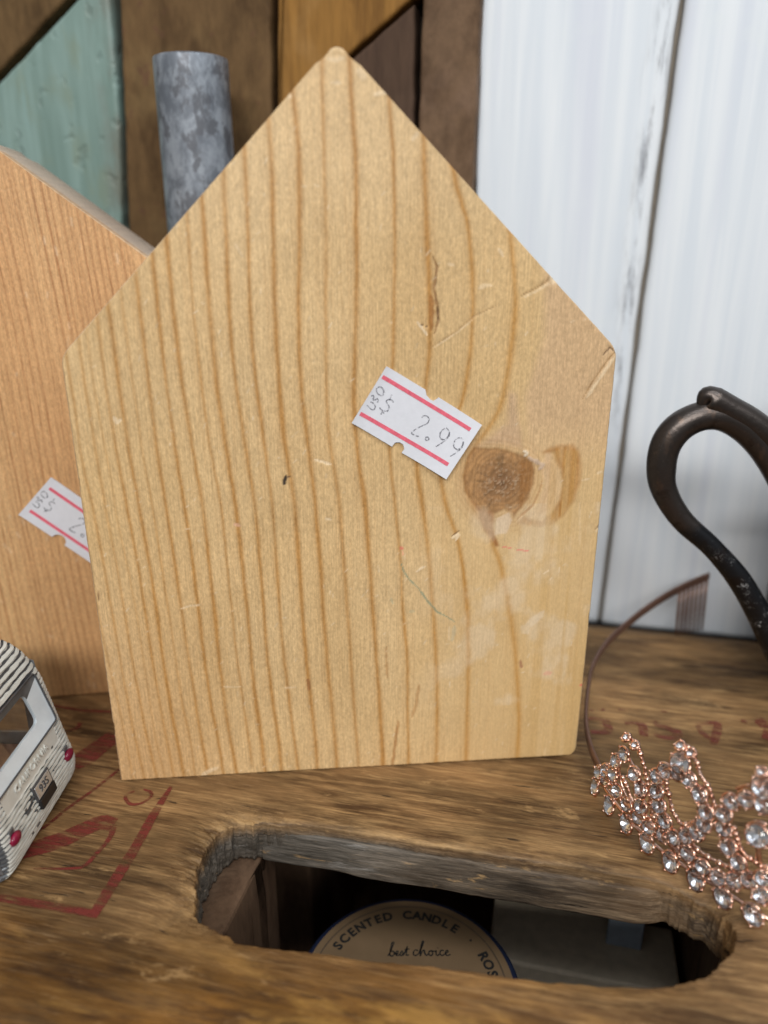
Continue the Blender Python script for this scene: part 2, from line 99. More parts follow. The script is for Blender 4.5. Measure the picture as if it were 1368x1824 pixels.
TWIRE = [[0.45,1,[[0.06576,0.17245,0.0285],[0.06692,0.16896,0.02824],[0.06803,0.16663,0.02431],[0.06875,0.16532,0.02128],[0.06961,0.16379,0.0182],[0.06983,0.16338,0.01515],[0.07032,0.1625,0.01199],[0.07173,0.16028,0.01053],[0.07296,0.15845,0.00828]]],[0.45,1,[[0.06536,0.17364,0.01452],[0.06631,0.1708,0.01333],[0.06683,0.16922,0.01164],[0.06844,0.16589,0.01],[0.0702,0.16273,0.01031]]],[0.45,1,[[0.07166,0.16038,0.02388],[0.07259,0.15899,0.02033],[0.07334,0.15789,0.01749],[0.07438,0.15633,0.01554],[0.07541,0.15485,0.0152]]],[0.45,1,[[0.07419,0.15662,0.03753],[0.07532,0.15498,0.03548],[0.07672,0.15303,0.03192],[0.07806,0.15116,0.03012],[0.07885,0.15007,0.02792],[0.0794,0.14942,0.0249],[0.07907,0.14978,0.02186]]],[0.5,0,[[0.06354,0.18775,0.00252],[0.06372,0.18095,0.00488],[0.06441,0.17717,0.00488],[0.06636,0.17065,0.00479],[0.06886,0.16512,0.00412],[0.07204,0.15982,0.00351],[0.07593,0.15413,0.00354],[0.07944,0.14937,0.0039],[0.0833,0.14508,0.00398],[0.08753,0.1404,0.00371],[0.09154,0.13717,0.00301]]],[0.5,0,[[0.06329,0.18572,0.0066],[0.06425,0.17805,0.00886],[0.06569,0.17266,0.00872],[0.06747,0.16763,0.00897],[0.06958,0.16383,0.00833],[0.07195,0.15996,0.00787],[0.07383,0.15715,0.00704],[0.07668,0.15308,0.00653],[0.07978,0.14899,0.00573],[0.08254,0.14592,0.00645],[0.08583,0.14229,0.0083],[0.09039,0.13798,0.01185]]],[0.45,1,[[0.0733,0.15794,0.00727],[0.0744,0.1563,0.00636],[0.076,0.15403,0.00561],[0.07733,0.15219,0.00497]]],[0.45,1,[[0.07723,0.15232,0.0116],[0.07876,0.1502,0.011],[0.08056,0.14812,0.01088],[0.08278,0.14566,0.01143],[0.08534,0.14283,0.01285]]],[0.45,1,[[0.08292,0.1455,0.02301],[0.08366,0.14468,0.02062],[0.0845,0.14375,0.01834],[0.08584,0.14227,0.01705],[0.08775,0.14016,0.01687],[0.08965,0.13851,0.01761]]],[0.4,1,[[0.07666,0.15312,0.01795],[0.07541,0.15485,0.0152],[0.07694,0.15273,0.01759]]],[0.4,0,[[0.06468,0.17569,0.01868],[0.06499,0.17475,0.01514],[0.06546,0.17334,0.01274],[0.06675,0.16948,0.0094]]],[0.4,0,[[0.06563,0.17283,0.02322],[0.06716,0.16822,0.02053],[0.0684,0.16596,0.01751],[0.06877,0.16529,0.01242],[0.06807,0.16655,0.0079]]],[0.4,0,[[0.07058,0.16204,0.02479],[0.0708,0.16167,0.02036],[0.07148,0.16065,0.01677],[0.07278,0.15871,0.0135],[0.07466,0.15591,0.01073]]],[0.4,0,[[0.07058,0.16204,0.02479],[0.0716,0.16048,0.02776],[0.07356,0.15756,0.0295],[0.07536,0.15493,0.02971],[0.07725,0.15229,0.02739],[0.07854,0.1505,0.02372],[0.07853,0.15052,0.02005],[0.07776,0.15158,0.01654],[0.07631,0.1536,0.0135],[0.07466,0.15591,0.01073]]],[0.4,0,[[0.07854,0.1505,0.02372],[0.08117,0.14744,0.02573],[0.08155,0.14702,0.02207],[0.08275,0.14569,0.01764],[0.08475,0.14348,0.01496],[0.08663,0.1414,0.01199]]],[0.4,0,[[0.08117,0.14744,0.02573],[0.08192,0.14661,0.0302],[0.08401,0.14429,0.03283],[0.08657,0.14147,0.03363],[0.08817,0.1397,0.03339]]],[0.4,0,[[0.08215,0.14636,0.03368],[0.08367,0.14466,0.03593],[0.08487,0.14334,0.03661],[0.08602,0.14207,0.0385]]],[0.6,0,[[0.08663,0.1414,0.0228],[0.08708,0.1409,0.01973],[0.08764,0.14028,0.01675]]],[0.45,0,[[0.08467,0.14356,0.02565],[0.08606,0.14203,0.02791],[0.08739,0.14056,0.02837]]],[0.45,0,[[0.08507,0.14312,0.04096],[0.08544,0.14271,0.0417],[0.08603,0.14206,0.0414]]],[0.45,0,[[0.07287,0.15858,0.00929],[0.07698,0.15267,0.00886],[0.07943,0.14938,0.00798],[0.08205,0.14647,0.00755],[0.08462,0.14362,0.00927],[0.08663,0.1414,0.01199],[0.08859,0.13925,0.01462]]]]
TCUP = [[0.06575,0.17249,0.02872],[0.06692,0.16894,0.02887],[0.07353,0.15759,0.03737],[0.07523,0.15511,0.03705],[0.08567,0.14246,0.04169]]
TBAND = [[0.1278,0.27596,0.028],[0.11989,0.27307,0.0262],[0.11017,0.26928,0.0232],[0.0999,0.26322,0.02],[0.08943,0.25546,0.0165],[0.08082,0.24739,0.0135],[0.07346,0.23607,0.011],[0.06851,0.2224,0.0085],[0.06533,0.21017,0.006],[0.06434,0.19923,0.0045],[0.06506,0.18915,0.0035]]
HANDLE = [[0.13492,0.225,0.01886],[0.12782,0.225,0.02952],[0.12218,0.225,0.03886],[0.11385,0.225,0.05095],[0.10381,0.225,0.06169],[0.09295,0.225,0.07118],[0.08632,0.225,0.08079],[0.0845,0.225,0.08853],[0.08515,0.225,0.09559],[0.08853,0.225,0.10078],[0.09415,0.225,0.10386],[0.10031,0.225,0.10403],[0.10701,0.225,0.10078],[0.11317,0.225,0.09506],[0.1188,0.225,0.088],[0.12408,0.225,0.07951],[0.12925,0.225,0.07024]]
HRAD = [28,25,24,22,20,21,24,27,28,28,27,27,26,24,23,23,24]
STRAND = [[0.09481,0.225,0.11093],[0.09743,0.225,0.10993],[0.10249,0.225,0.10725],[0.10886,0.225,0.10386],[0.11554,0.225,0.09906],[0.1236,0.225,0.09172],[0.13033,0.225,0.08315]]

# ------------------------------------------------------------------ helpers
A13 = math.radians(13)
E1 = np.array([math.cos(A13), -math.sin(A13), 0.])
E2 = np.array([math.sin(A13), math.cos(A13), 0.])
C_YAW = -A13


class Noise2:
    def __init__(s, seed):
        r = np.random.default_rng(seed)
        s.t = r.random((256, 256))

    def __call__(s, x, y):
        x = np.asarray(x, float)
        y = np.asarray(y, float)
        xi = np.floor(x).astype(int)
        yi = np.floor(y).astype(int)
        fx = x - xi
        fy = y - yi
        fx = fx * fx * (3 - 2 * fx)
        fy = fy * fy * (3 - 2 * fy)
        t = s.t
        a = t[xi & 255, yi & 255]
        b = t[(xi + 1) & 255, yi & 255]
        c = t[xi & 255, (yi + 1) & 255]
        d = t[(xi + 1) & 255, (yi + 1) & 255]
        return (a * (1 - fx) + b * fx) * (1 - fy) + (c * (1 - fx) + d * fx) * fy

    def fbm(s, x, y, o=4):
        v = 0
        a = .5
        n = 0
        for k in range(o):
            v = v + a * s(x * 2 ** k + 17.3 * k, y * 2 ** k + 9.1 * k)
            n += a
            a *= .5
        return v / n


N1 = Noise2(1)
N2 = Noise2(2)
N3 = Noise2(3)
N4 = Noise2(4)


def sstep(a, b, x):
    t = np.clip((x - a) / (b - a), 0, 1)
    return t * t * (3 - 2 * t)


def seg_dist(x, y, pts):
    """distance to a polyline, and parameter 0..1 along it"""
    best = np.full(x.shape, 1e9)
    par = np.zeros(x.shape)
    n = len(pts) - 1
    for i in range(n):
        ax, ay = pts[i]
        bx, by = pts[i + 1]
        dx, dy = bx - ax, by - ay
        L = dx * dx + dy * dy + 1e-18
        t = np.clip(((x - ax) * dx + (y - ay) * dy) / L, 0, 1)
        d = np.hypot(x - ax - t * dx, y - ay - t * dy)
        m = d < best
        best = np.where(m, d, best)
        par = np.where(m, (i + t) / n, par)
    return best, par


def poly_sd(x, y, pts):
    """signed distance to a closed outline, positive inside"""
    d, _ = seg_dist(x, y, list(pts) + [pts[0]])
    ins = np.zeros(x.shape, bool)
    n = len(pts)
    for i in range(n):
        x0, y0 = pts[i]
        x1, y1 = pts[(i + 1) % n]
        if y0 == y1:
            continue
        c = ((y0 > y) != (y1 > y)) & (x < (x1 - x0) * (y - y0) / (y1 - y0) + x0)
        ins ^= c
    return np.where(ins, d, -d)


def tag(o, label=None, cat=None, group=None, kind=None):
    if label:
        o['label'] = label
    if cat:
        o['category'] = cat
    if group:
        o['group'] = group
    if kind:
        o['kind'] = kind
    return o


def empty(name, loc=(0, 0, 0), rz=0.0, label=None, cat=None, group=None):
    o = bpy.data.objects.new(name, None)
    o.empty_display_size = .01
    COL.objects.link(o)
    o.location = loc
    o.rotation_euler = (0, 0, rz)
    return tag(o, label, cat, group)


def mesh_obj(name, verts, faces, mat=None, parent=None, smooth=False, mats=None, midx=None):
    me = bpy.data.meshes.new(name)
    me.from_pydata([tuple(map(float, v)) for v in verts], [], [tuple(map(int, f)) for f in faces])
    if mats:
        for m in mats:
            me.materials.append(m)
        if midx is not None:
            me.polygons.foreach_set('material_index', np.asarray(midx, dtype=np.int32))
    elif mat:
        me.materials.append(mat)
    me.polygons.foreach_set('use_smooth', [smooth] * len(me.polygons))
    me.update()
    o = bpy.data.objects.new(name, me)
    COL.objects.link(o)
    if parent:
        o.parent = parent
    return o


def link_mesh(name, me, parent=None):
    o = bpy.data.objects.new(name, me)
    COL.objects.link(o)
    if parent:
        o.parent = parent
    return o


def bm_obj(name, bm, mat=None, parent=None, smooth=False, mats=None):
    me = bpy.data.meshes.new(name)
    bm.normal_update()
    bm.to_mesh(me)
    bm.free()
    for m in (mats or ([mat] if mat else [])):
        me.materials.append(m)
    me.polygons.foreach_set('use_smooth', [smooth] * len(me.polygons))
    return link_mesh(name, me, parent)


def set_col(me, cols, name='albedo'):
    at = me.attributes.new(name, 'FLOAT_COLOR', 'POINT')
    c = np.ones((len(me.vertices), 4), dtype=np.float32)
    c[:, :3] = cols
    at.data.foreach_set('color', c.ravel())


def set_f(me, vals, name):
    at = me.attributes.new(name, 'FLOAT', 'POINT')
    at.data.foreach_set('value', np.asarray(vals, dtype=np.float32))


def add_box(bm, x0, x1, y0, y1, z0, z1, bevel=0.0, mi=0):
    vs = [bm.verts.new(p) for p in ((x0, y0, z0), (x1, y0, z0), (x1, y1, z0), (x0, y1, z0),
                                    (x0, y0, z1), (x1, y0, z1), (x1, y1, z1), (x0, y1, z1))]
    fs = [bm.faces.new([vs[i] for i in f]) for f in
          ((0, 3, 2, 1), (4, 5, 6, 7), (0, 1, 5, 4), (1, 2, 6, 5), (2, 3, 7, 6), (3, 0, 4, 7))]
    for f in fs:
        f.material_index = mi
    if bevel:
        es = list({e for f in fs for e in f.edges})
        r = bmesh.ops.bevel(bm, geom=es, offset=bevel, segments=2, affect='EDGES', profile=.5)
        for f in r['faces']:
            f.material_index = mi
    return fs


def catmull(pts, n=8, closed=False):
    P = [np.array(p, float) for p in pts]
    if len(P) < 3:
        return [P[0] + (P[-1] - P[0]) * k / n for k in range(n + 1)]
    out = []
    m = len(P)
    rng = range(m) if closed else range(m - 1)
    for i in rng:
        if closed:
            p0, p1, p2, p3 = P[i - 1], P[i], P[(i + 1) % m], P[(i + 2) % m]
        else:
            p0 = P[i - 1] if i else 2 * P[0] - P[1]
            p1, p2 = P[i], P[i + 1]
            p3 = P[i + 2] if i + 2 < m else 2 * P[-1] - P[-2]
        for k in range(n):
            t = k / n
            out.append(.5 * ((2 * p1) + (-p0 + p2) * t + (2 * p0 - 5 * p1 + 4 * p2 - p3) * t * t
                             + (-p0 + 3 * p1 - 3 * p2 + p3) * t ** 3))
    if not closed:
        out.append(P[-1])
    return out


def tube(bm, pts, rad, seg=10, flat=None, up=None, mi=0, jit=0.0):
    """tube along 3-D points; rad is a number or a list; flat = squash of the section along `up`"""
    P = [Vector(p) for p in pts]
    n = len(P)
    R = rad if hasattr(rad, '__len__') else [rad] * n
    rings = []
    U = Vector(up) if up is not None else None
    prev = None
    for i in range(n):
        t = (P[min(i + 1, n - 1)] - P[max(i - 1, 0)])
        if t.length < 1e-9:
            t = Vector((0, 0, 1))
        t.normalize()
        if U is not None:
            a = U - t * U.dot(t)
        elif prev is None:
            a = t.orthogonal()
        else:
            a = prev - t * prev.dot(t)
        if a.length < 1e-8:
            a = t.orthogonal()
        a.normalize()
        prev = a
        b = t.cross(a)
        ring = []
        for k in range(seg):
            an = 2 * math.pi * k / seg
            r = R[i] * (1 + random.uniform(-jit, jit))
            f = flat if flat else 1.0
            ring.append(bm.verts.new(P[i] + a * math.cos(an) * r * f + b * math.sin(an) * r))
        rings.append(ring)
    for i in range(n - 1):
        for k in range(seg):
            f = bm.faces.new((rings[i][k], rings[i][(k + 1) % seg], rings[i + 1][(k + 1) % seg], rings[i + 1][k]))
            f.material_index = mi
    for ring, rev in ((rings[0], True), (rings[-1], False)):
        f = bm.faces.new(ring[::-1] if rev else ring)
        f.material_index = mi
    return rings


def lathe(bm, prof, seg=48, mi=0, cx=0, cy=0):
    rings = []
    for r, z in prof:
        rings.append([bm.verts.new((cx + r * math.cos(2 * math.pi * k / seg), cy + r * math.sin(2 * math.pi * k / seg), z))
                      for k in range(seg)])
    for i in range(len(rings) - 1):
        for k in range(seg):
            f = bm.faces.new((rings[i][k], rings[i][(k + 1) % seg], rings[i + 1][(k + 1) % seg], rings[i + 1][k]))
            f.material_index = mi
    return rings


def ribbon(pts, wid, sub=5, wob=0.0):
    """flat 2-D ribbon along 2-D points -> (verts2d, faces, edge parameter -1..1)"""
    n = len(pts)
    W = wid if hasattr(wid, '__len__') else [wid] * n
    P3 = [(p[0], p[1], W[i]) for i, p in enumerate(pts)]
    Q = catmull(P3, sub) if n > 2 else catmull(P3, max(sub, 6))
    vs = []
    fs = []
    m = 5
    for i, q in enumerate(Q):
        a = Q[max(i - 1, 0)]
        b = Q[min(i + 1, len(Q) - 1)]
        t = np.array([b[0] - a[0], b[1] - a[1]])
        t = t / (np.linalg.norm(t) + 1e-12)
        nn = np.array([-t[1], t[0]])
        hw = q[2] / 2 * (1 + random.uniform(-wob, wob))
        for k in range(m):
            e = -1 + 2 * k / (m - 1)
            vs.append((q[0] + nn[0] * hw * e, q[1] + nn[1] * hw * e))
        if i:
            for k in range(m - 1):
                b0 = (i - 1) * m + k
                fs.append((b0, b0 + 1, b0 + m + 1, b0 + m))
    return vs, fs


# ------------------------------------------------------------------ node helpers
class G:
    def __init__(s, name):
        s.m = bpy.data.materials.new(name)
        s.m.use_nodes = True
        s.t = s.m.node_tree
        s.t.nodes.clear()
        s.out = s.n('ShaderNodeOutputMaterial')
        s.b = s.n('ShaderNodeBsdfPrincipled')
        s.t.links.new(s.b.outputs[0], s.out.inputs['Surface'])

    def n(s, k, **kw):
        nd = s.t.nodes.new(k)
        for a, v in kw.items():
            setattr(nd, a, v)
        return nd

    def put(s, inp, v):
        if isinstance(v, bpy.types.NodeSocket):
            s.t.links.new(v, inp)
        elif v is not None:
            if hasattr(v, '__len__') and len(v) == 3 and inp.type == 'RGBA':
                v = (*v, 1)
            inp.default_value = v

    def set(s, **kw):
        for k, v in kw.items():
            s.put(s.b.inputs[k.replace('_', ' ')], v)
        return s

    def coord(s, which='Object', scale=(1, 1, 1), rot=(0, 0, 0), loc=(0, 0, 0)):
        t = s.n('ShaderNodeTexCoord')
        m = s.n('ShaderNodeMapping')
        m.inputs['Scale'].default_value = scale
        m.inputs['Rotation'].default_value = rot
        m.inputs['Location'].default_value = loc
        s.t.links.new(t.outputs[which], m.inputs[0])
        return m.outputs[0]

    def noise(s, vec, scale=5, detail=3, rough=.5, dist=0.0):
        nd = s.n('ShaderNodeTexNoise')
        s.put(nd.inputs['Vector'], vec)
        nd.inputs['Scale'].default_value = scale
        nd.inputs['Detail'].default_value = detail
        nd.inputs['Roughness'].default_value = rough
        nd.inputs['Distortion'].default_value = dist
        return nd.outputs['Fac']

    def math(s, op, a, b=None, c=None, clamp=False):
        nd = s.n('ShaderNodeMath', operation=op)
        nd.use_clamp = clamp
        s.put(nd.inputs[0], a)
        if b is not None:
            s.put(nd.inputs[1], b)
        if c is not None:
            s.put(nd.inputs[2], c)
        return nd.outputs[0]

    def rng(s, v, a, b, c=0.0, d=1.0, smooth=True):
        nd = s.n('ShaderNodeMapRange')
        if smooth:
            nd.interpolation_type = 'SMOOTHSTEP'
        s.put(nd.inputs['Value'], v)
        nd.inputs['From Min'].default_value = a
        nd.inputs['From Max'].default_value = b
        nd.inputs['To Min'].default_value = c
        nd.inputs['To Max'].default_value = d
        return nd.outputs[0]

    def mix(s, f, a, b, mode='MIX'):
        nd = s.n('ShaderNodeMix', data_type='RGBA', blend_type=mode)
        s.put(nd.inputs[0], f)
        s.put(nd.inputs[6], a)
        s.put(nd.inputs[7], b)
        return nd.outputs[2]

    def attr(s, name, out='Color'):
        nd = s.n('ShaderNodeAttribute')
        nd.attribute_name = name
        return nd.outputs[out]

    def sep(s, v):
        nd = s.n('ShaderNodeSeparateXYZ')
        s.put(nd.inputs[0], v)
        return nd.outputs

    def scale_col(s, col, f):
        nd = s.n('ShaderNodeVectorMath', operation='SCALE')
        s.put(nd.inputs[0], col)
        s.put(nd.inputs['Scale'], f)
        return nd.outputs[0]

    def bump(s, h, strength=.4, dist=.0005, normal=None):
        nd = s.n('ShaderNodeBump')
        nd.inputs['Strength'].default_value = strength
        nd.inputs['Distance'].default_value = dist
        s.put(nd.inputs['Height'], h)
        if normal is not None:
            s.put(nd.inputs['Normal'], normal)
        return nd.outputs[0]


def simple(name, col, rough=.6, metal=0.0, var=.12, scale=300, bump=.15, bd=.0002, **kw):
    g = G(name)
    n = g.noise(g.coord(), scale, 4, .6)
    c = g.scale_col(g.mix(0.0, col, col), g.rng(n, .25, .75, 1 - var, 1 + var, False))
    g.set(Base_Color=c, Roughness=g.rng(n, .3, .7, max(rough - .08, .02), min(rough + .08, 1), False), Metallic=metal)
    if bump:
        g.set(Normal=g.bump(n, bump, bd))
    g.set(**kw)
    return g.m


# ------------------------------------------------------------------ materials
def mat_block():
    """light sanded softwood: grain colour from the mesh, fibres and fuzz from noise"""
    g = G('pine_wood')
    al = g.attr('albedo')
    v = g.coord()
    # sloping fuzz of the sawn surface, fibres along z
    fz = g.noise(g.coord(scale=(1, 1, .55), rot=(0, .75, 0)), 1500, 3, .6)
    fb = g.noise(g.coord(scale=(1, 1, .045)), 2300, 4, .65)
    sw = g.noise(g.coord(scale=(1, 1, .6), rot=(0, -.6, 0)), 750, 4, .65, .6)
    big = g.noise(v, 38, 3, .5)
    sm = g.attr('smooth', 'Fac')
    k = g.math('MULTIPLY', g.rng(fz, .3, .7, .84, 1.14, False), g.rng(fb, .3, .7, .83, 1.14, False))
    k = g.math('MULTIPLY', k, g.rng(sw, .3, .7, .90, 1.09, False))
    k = g.math('ADD', g.math('MULTIPLY', k, g.math('SUBTRACT', 1.0, g.math('MULTIPLY', sm, .55))), g.math('MULTIPLY', sm, .55))
    k = g.math('MULTIPLY', k, g.rng(big, .3, .7, .95, 1.05, False))
    c = g.scale_col(al, k)
    sp = g.rng(g.noise(g.coord(scale=(1, 1, .5), rot=(0, .9, 0)), 520, 2, .5), .70, .78, 0, .32)
    c = g.mix(sp, c, (.80, .64, .44))
    h = g.math('ADD', g.math('MULTIPLY', fz, .5), g.math('MULTIPLY', sw, .9))
    h = g.math('ADD', h, g.math('MULTIPLY', fb, .35))
    g.set(Base_Color=c, Roughness=g.rng(sw, .3, .7, .38, .56, False), Normal=g.bump(h, .6, .00018))
    g.put(g.b.inputs['Specular IOR Level'], .5)
    return g.m


def mat_crate():
    g = G('old_crate_wood')
    v = g.coord(scale=(.075, 1, 1))
    a = g.noise(v, 620, 6, .72, .25)
    b = g.noise(g.coord(scale=(.24, 1, 1), loc=(.3, .2, 0)), 85, 6, .66, .5)
    d = g.noise(g.coord(scale=(.05, 1, .6)), 2300, 4, .7)
    e = g.noise(g.coord(scale=(.35, 1, 1), loc=(.7, 0, 0)), 26, 3, .55, .5)
    f = g.noise(g.coord(scale=(.17, 1, 1), loc=(.1, .5, 0)), 260, 6, .72, .3)
    c = g.mix(g.rng(b, .32, .66), (.055, .026, .010), (.228, .127, .052))
    c = g.mix(g.rng(a, .42, .74, 0, .8), c, (.43, .265, .115))
    c = g.mix(g.rng(a, .26, .40, .42, 0), c, (.035, .018, .008))
    vs = g.attr('varnish', 'Fac')
    w = g.math('MULTIPLY', g.rng(e, .35, .65, .35, 1), vs)
    c2 = g.mix(g.rng(f, .34, .62), (.046, .017, .004), (.185, .083, .015))
    c2 = g.mix(g.rng(b, .50, .62, 0, .8), c2, (.40, .215, .048))
    c = g.mix(g.math('MULTIPLY', w, .85), c, c2)
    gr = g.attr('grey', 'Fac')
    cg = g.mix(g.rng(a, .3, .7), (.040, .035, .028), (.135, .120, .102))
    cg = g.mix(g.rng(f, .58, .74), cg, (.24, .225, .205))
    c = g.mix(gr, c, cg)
    go = g.attr('gold', 'Fac')
    cgo = g.mix(g.rng(f, .34, .62), (.08, .042, .017), (.36, .225, .10))
    c = g.mix(go, c, cgo)
    bigv = g.noise(g.coord(scale=(.5, 1, 1), loc=(.15, .3, 0)), 34, 4, .6, .4)
    c = g.scale_col(c, g.rng(bigv, .32, .68, .55, 1.55, False))
    crack = g.rng(g.noise(g.coord(scale=(.09, 1, .8), loc=(0, .9, 0)), 330, 4, .65, .5), .31, .34, .8, 0)
    c = g.mix(crack, c, (.018, .010, .005))
    fl = g.noise(g.coord(scale=(.28, 1, 1), loc=(.6, .1, 0)), 210, 5, .7, .4)
    c = g.mix(g.rng(fl, .60, .70, 0, .65), c, (.43, .27, .12))
    c = g.mix(g.rng(fl, .30, .38, .35, 0), c, (.045, .024, .012))
    fleck = g.rng(d, .60, .72, 0, .30)
    c = g.mix(fleck, c, (.30, .215, .13))
    c = g.scale_col(c, g.rng(d, .3, .7, .72, 1.28, False))
    h = g.math('ADD', g.math('MULTIPLY', a, 1.0), g.math('MULTIPLY', d, .55))
    h = g.math('ADD', h, g.math('MULTIPLY', g.rng(crack, 0, 1, 1, 0), .5))
    g.set(Base_Color=c, Roughness=g.math('SUBTRACT', g.rng(b, .3, .7, .46, .66, False), g.math('MULTIPLY', vs, .12)), Normal=g.bump(h, .7, .00045))
    g.put(g.b.inputs['Specular IOR Level'], .25)
    return g.m


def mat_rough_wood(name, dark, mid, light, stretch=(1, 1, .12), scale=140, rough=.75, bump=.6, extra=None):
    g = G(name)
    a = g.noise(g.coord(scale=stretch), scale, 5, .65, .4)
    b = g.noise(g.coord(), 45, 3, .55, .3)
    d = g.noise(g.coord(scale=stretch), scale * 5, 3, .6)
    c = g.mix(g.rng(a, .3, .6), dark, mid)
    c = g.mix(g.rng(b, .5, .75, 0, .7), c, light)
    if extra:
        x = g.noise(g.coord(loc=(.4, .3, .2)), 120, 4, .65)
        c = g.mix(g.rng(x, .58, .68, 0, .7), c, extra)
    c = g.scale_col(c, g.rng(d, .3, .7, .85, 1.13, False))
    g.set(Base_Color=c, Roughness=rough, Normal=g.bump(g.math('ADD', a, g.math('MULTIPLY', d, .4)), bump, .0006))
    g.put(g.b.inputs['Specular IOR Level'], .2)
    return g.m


def mat_teal():
    g = G('weathered_teal_paint')
    a = g.noise(g.coord(scale=(1, 1, .10)), 150, 4, .6, .3)
    dn = g.noise(g.coord(scale=(1, 1, .8)), 175, 2, .45, .3)
    dent = g.rng(dn, .28, .40, 0, 1)
    n = g.noise(g.coord(scale=(1, 1, .4)), 80, 4, .6)
    c = g.mix(g.rng(a, .3, .7), (.165, .25, .22), (.25, .36, .33))
    c = g.mix(g.rng(n, .50, .68, 0, .6), c, (.205, .255, .185))
    c = g.mix(g.rng(a, .60, .72, 0, .55), c, (.19, .36, .38))
    c = g.mix(g.rng(dent, 0, .8, .15, 0), c, (.07, .09, .08))
    x = g.sep(g.coord())[0]
    c = g.mix(g.math('MULTIPLY', g.rng(x, -.187, -.179, 0, .6), g.rng(n, .35, .6)), c, (.16, .145, .115))
    g.set(Base_Color=c, Roughness=.5, Normal=g.bump(g.math('ADD', g.math('MULTIPLY', dent, .9), g.math('MULTIPLY', a, .4)), .6, .0006))
    return g.m


def mat_white_board():
    g = G('whitewashed_board')
    a = g.noise(g.coord(scale=(1, 1, .035), rot=(0, .05, 0)), 210, 4, .55, .3)
    a2 = g.noise(g.coord(scale=(1, 1, .05), rot=(0, -.04, 0)), 75, 3, .5, .3)
    n = g.noise(g.coord(), 60, 4, .6)
    sm = g.noise(g.coord(scale=(1, 1, .16)), 330, 5, .7, .2)
    c = g.mix(g.rng(a, .3, .7), (.66, .72, .785), (.75, .795, .84))
    c = g.mix(g.rng(a2, .5, .72, 0, .65), c, (.60, .64, .74))
    c = g.mix(g.rng(n, .58, .75, 0, .3), c, (.72, .78, .80))
    s = g.attr('smudge', 'Fac')
    k = g.math('MULTIPLY', s, g.rng(sm, .42, .72))
    c = g.mix(g.math('MULTIPLY', k, .9), c, (.17, .175, .20))
    c = g.mix(g.math('MULTIPLY', g.attr('edge', 'Fac'), .8), c, (.16, .14, .115))
    g.set(Base_Color=c, Roughness=.62, Normal=g.bump(g.math('ADD', a, g.math('MULTIPLY', sm, .3)), .22, .0004))
    return g.m


def mat_galv():
    g = G('galvanised_steel')
    a = g.noise(g.coord(scale=(1, 1, .6)), 190, 5, .65, .2)
    b = g.noise(g.coord(loc=(.2, .4, .1), scale=(1, 1, .7)), 110, 5, .65, .2)
    d = g.noise(g.coord(scale=(1, 1, .25)), 420, 4, .65)
    c = g.mix(g.rng(a, .36, .62), (.15, .17, .20), (.31, .345, .39))
    c = g.mix(g.rng(b, .52, .60, 0, .8), c, (.10, .105, .12))
    c = g.mix(g.rng(d, .62, .75, 0, .5), c, (.44, .48, .53))
    g.set(Base_Color=c, Metallic=.35, Roughness=g.rng(a, .3, .7, .5, .36, False), Normal=g.bump(d, .15, .0002))
    return g.m


def mat_bronze():
    g = G('tarnished_silver_plate')
    z = g.sep(g.coord())[2]
    n = g.noise(g.coord(), 120, 4, .6, .4)
    zz = g.math('ADD', z, g.math('MULTIPLY', n, .012))
    top = g.rng(zz, .0735, .0775, 0, 1)
    d = g.noise(g.coord(), 900, 3, .7)
    c = g.mix(top, (.028, .029, .033), (.078, .066, .060))
    c = g.mix(g.rng(n, .55, .7, 0, .7), c, (.030, .022, .018))
    # white polish residue
    m = g.rng(g.noise(g.coord(loc=(.3, 0, 0)), 260, 3, .6), .50, .68, 0, 1)
    lo = g.rng(zz, .056, .074, 1, .05)
    side = g.rng(g.noise(g.coord(), 1700, 3, .75, .5), .55, .62, 0, 1)
    sp = g.math('MULTIPLY', g.math('MULTIPLY', m, lo), side)
    brown_patch = g.rng(g.noise(g.coord(scale=(1, 1, .5)), 260, 3, .6), .56, .66, 0, .5)  # lighter brown patches scattered at random over the upper metal
    c = g.mix(g.math('MULTIPLY', brown_patch, top), c, (.15, .105, .08))
    c = g.mix(g.math('MULTIPLY', sp, .9), c, (.62, .62, .62))
    r = g.math('ADD', g.rng(top, 0, 1, .40, .34, False), g.math('MULTIPLY', sp, .3))
    g.set(Base_Color=c, Metallic=g.rng(sp, 0, 1, .85, 0), Roughness=r, Normal=g.bump(g.math('ADD', d, g.math('MULTIPLY', n, 1.5)), .22, .0004))
    return g.m


def mat_rose():
    g = G('rose_gold')
    n = g.noise(g.coord(), 500, 3, .6)
    c = g.mix(g.rng(n, .3, .7), (.70, .38, .27), (.95, .68, .55))
    g.set(Base_Color=c, Metallic=1.0, Roughness=.2, Normal=g.bump(n, .3, .0003))
    return g.m


def mat_gem():
    g = G('clear_crystal')
    n = g.noise(g.coord(), 900, 2, .5)
    g.set(Base_Color=g.mix(g.rng(n, .3, .7), (.93, .95, .98), (1, 1, 1)), Roughness=.01, IOR=1.5, Transmission_Weight=1.0)
    return g.m


def mat_foil():
    g = G('silver_foil_back')
    n = g.noise(g.coord(), 1500, 2, .5)
    g.set(Base_Color=g.mix(g.rng(n, .35, .65), (.70, .73, .78), (.98, .99, 1.0)), Metallic=1.0, Roughness=.24)
    return g.m


def mat_band():
    g = G('bronzed_band')
    n = g.noise(g.coord(), 350, 3, .6)
    g.set(Base_Color=g.mix(n, (.13, .070, .050), (.24, .14, .105)), Metallic=.5, Roughness=.28, Normal=g.bump(n, .1, .0002))
    return g.m


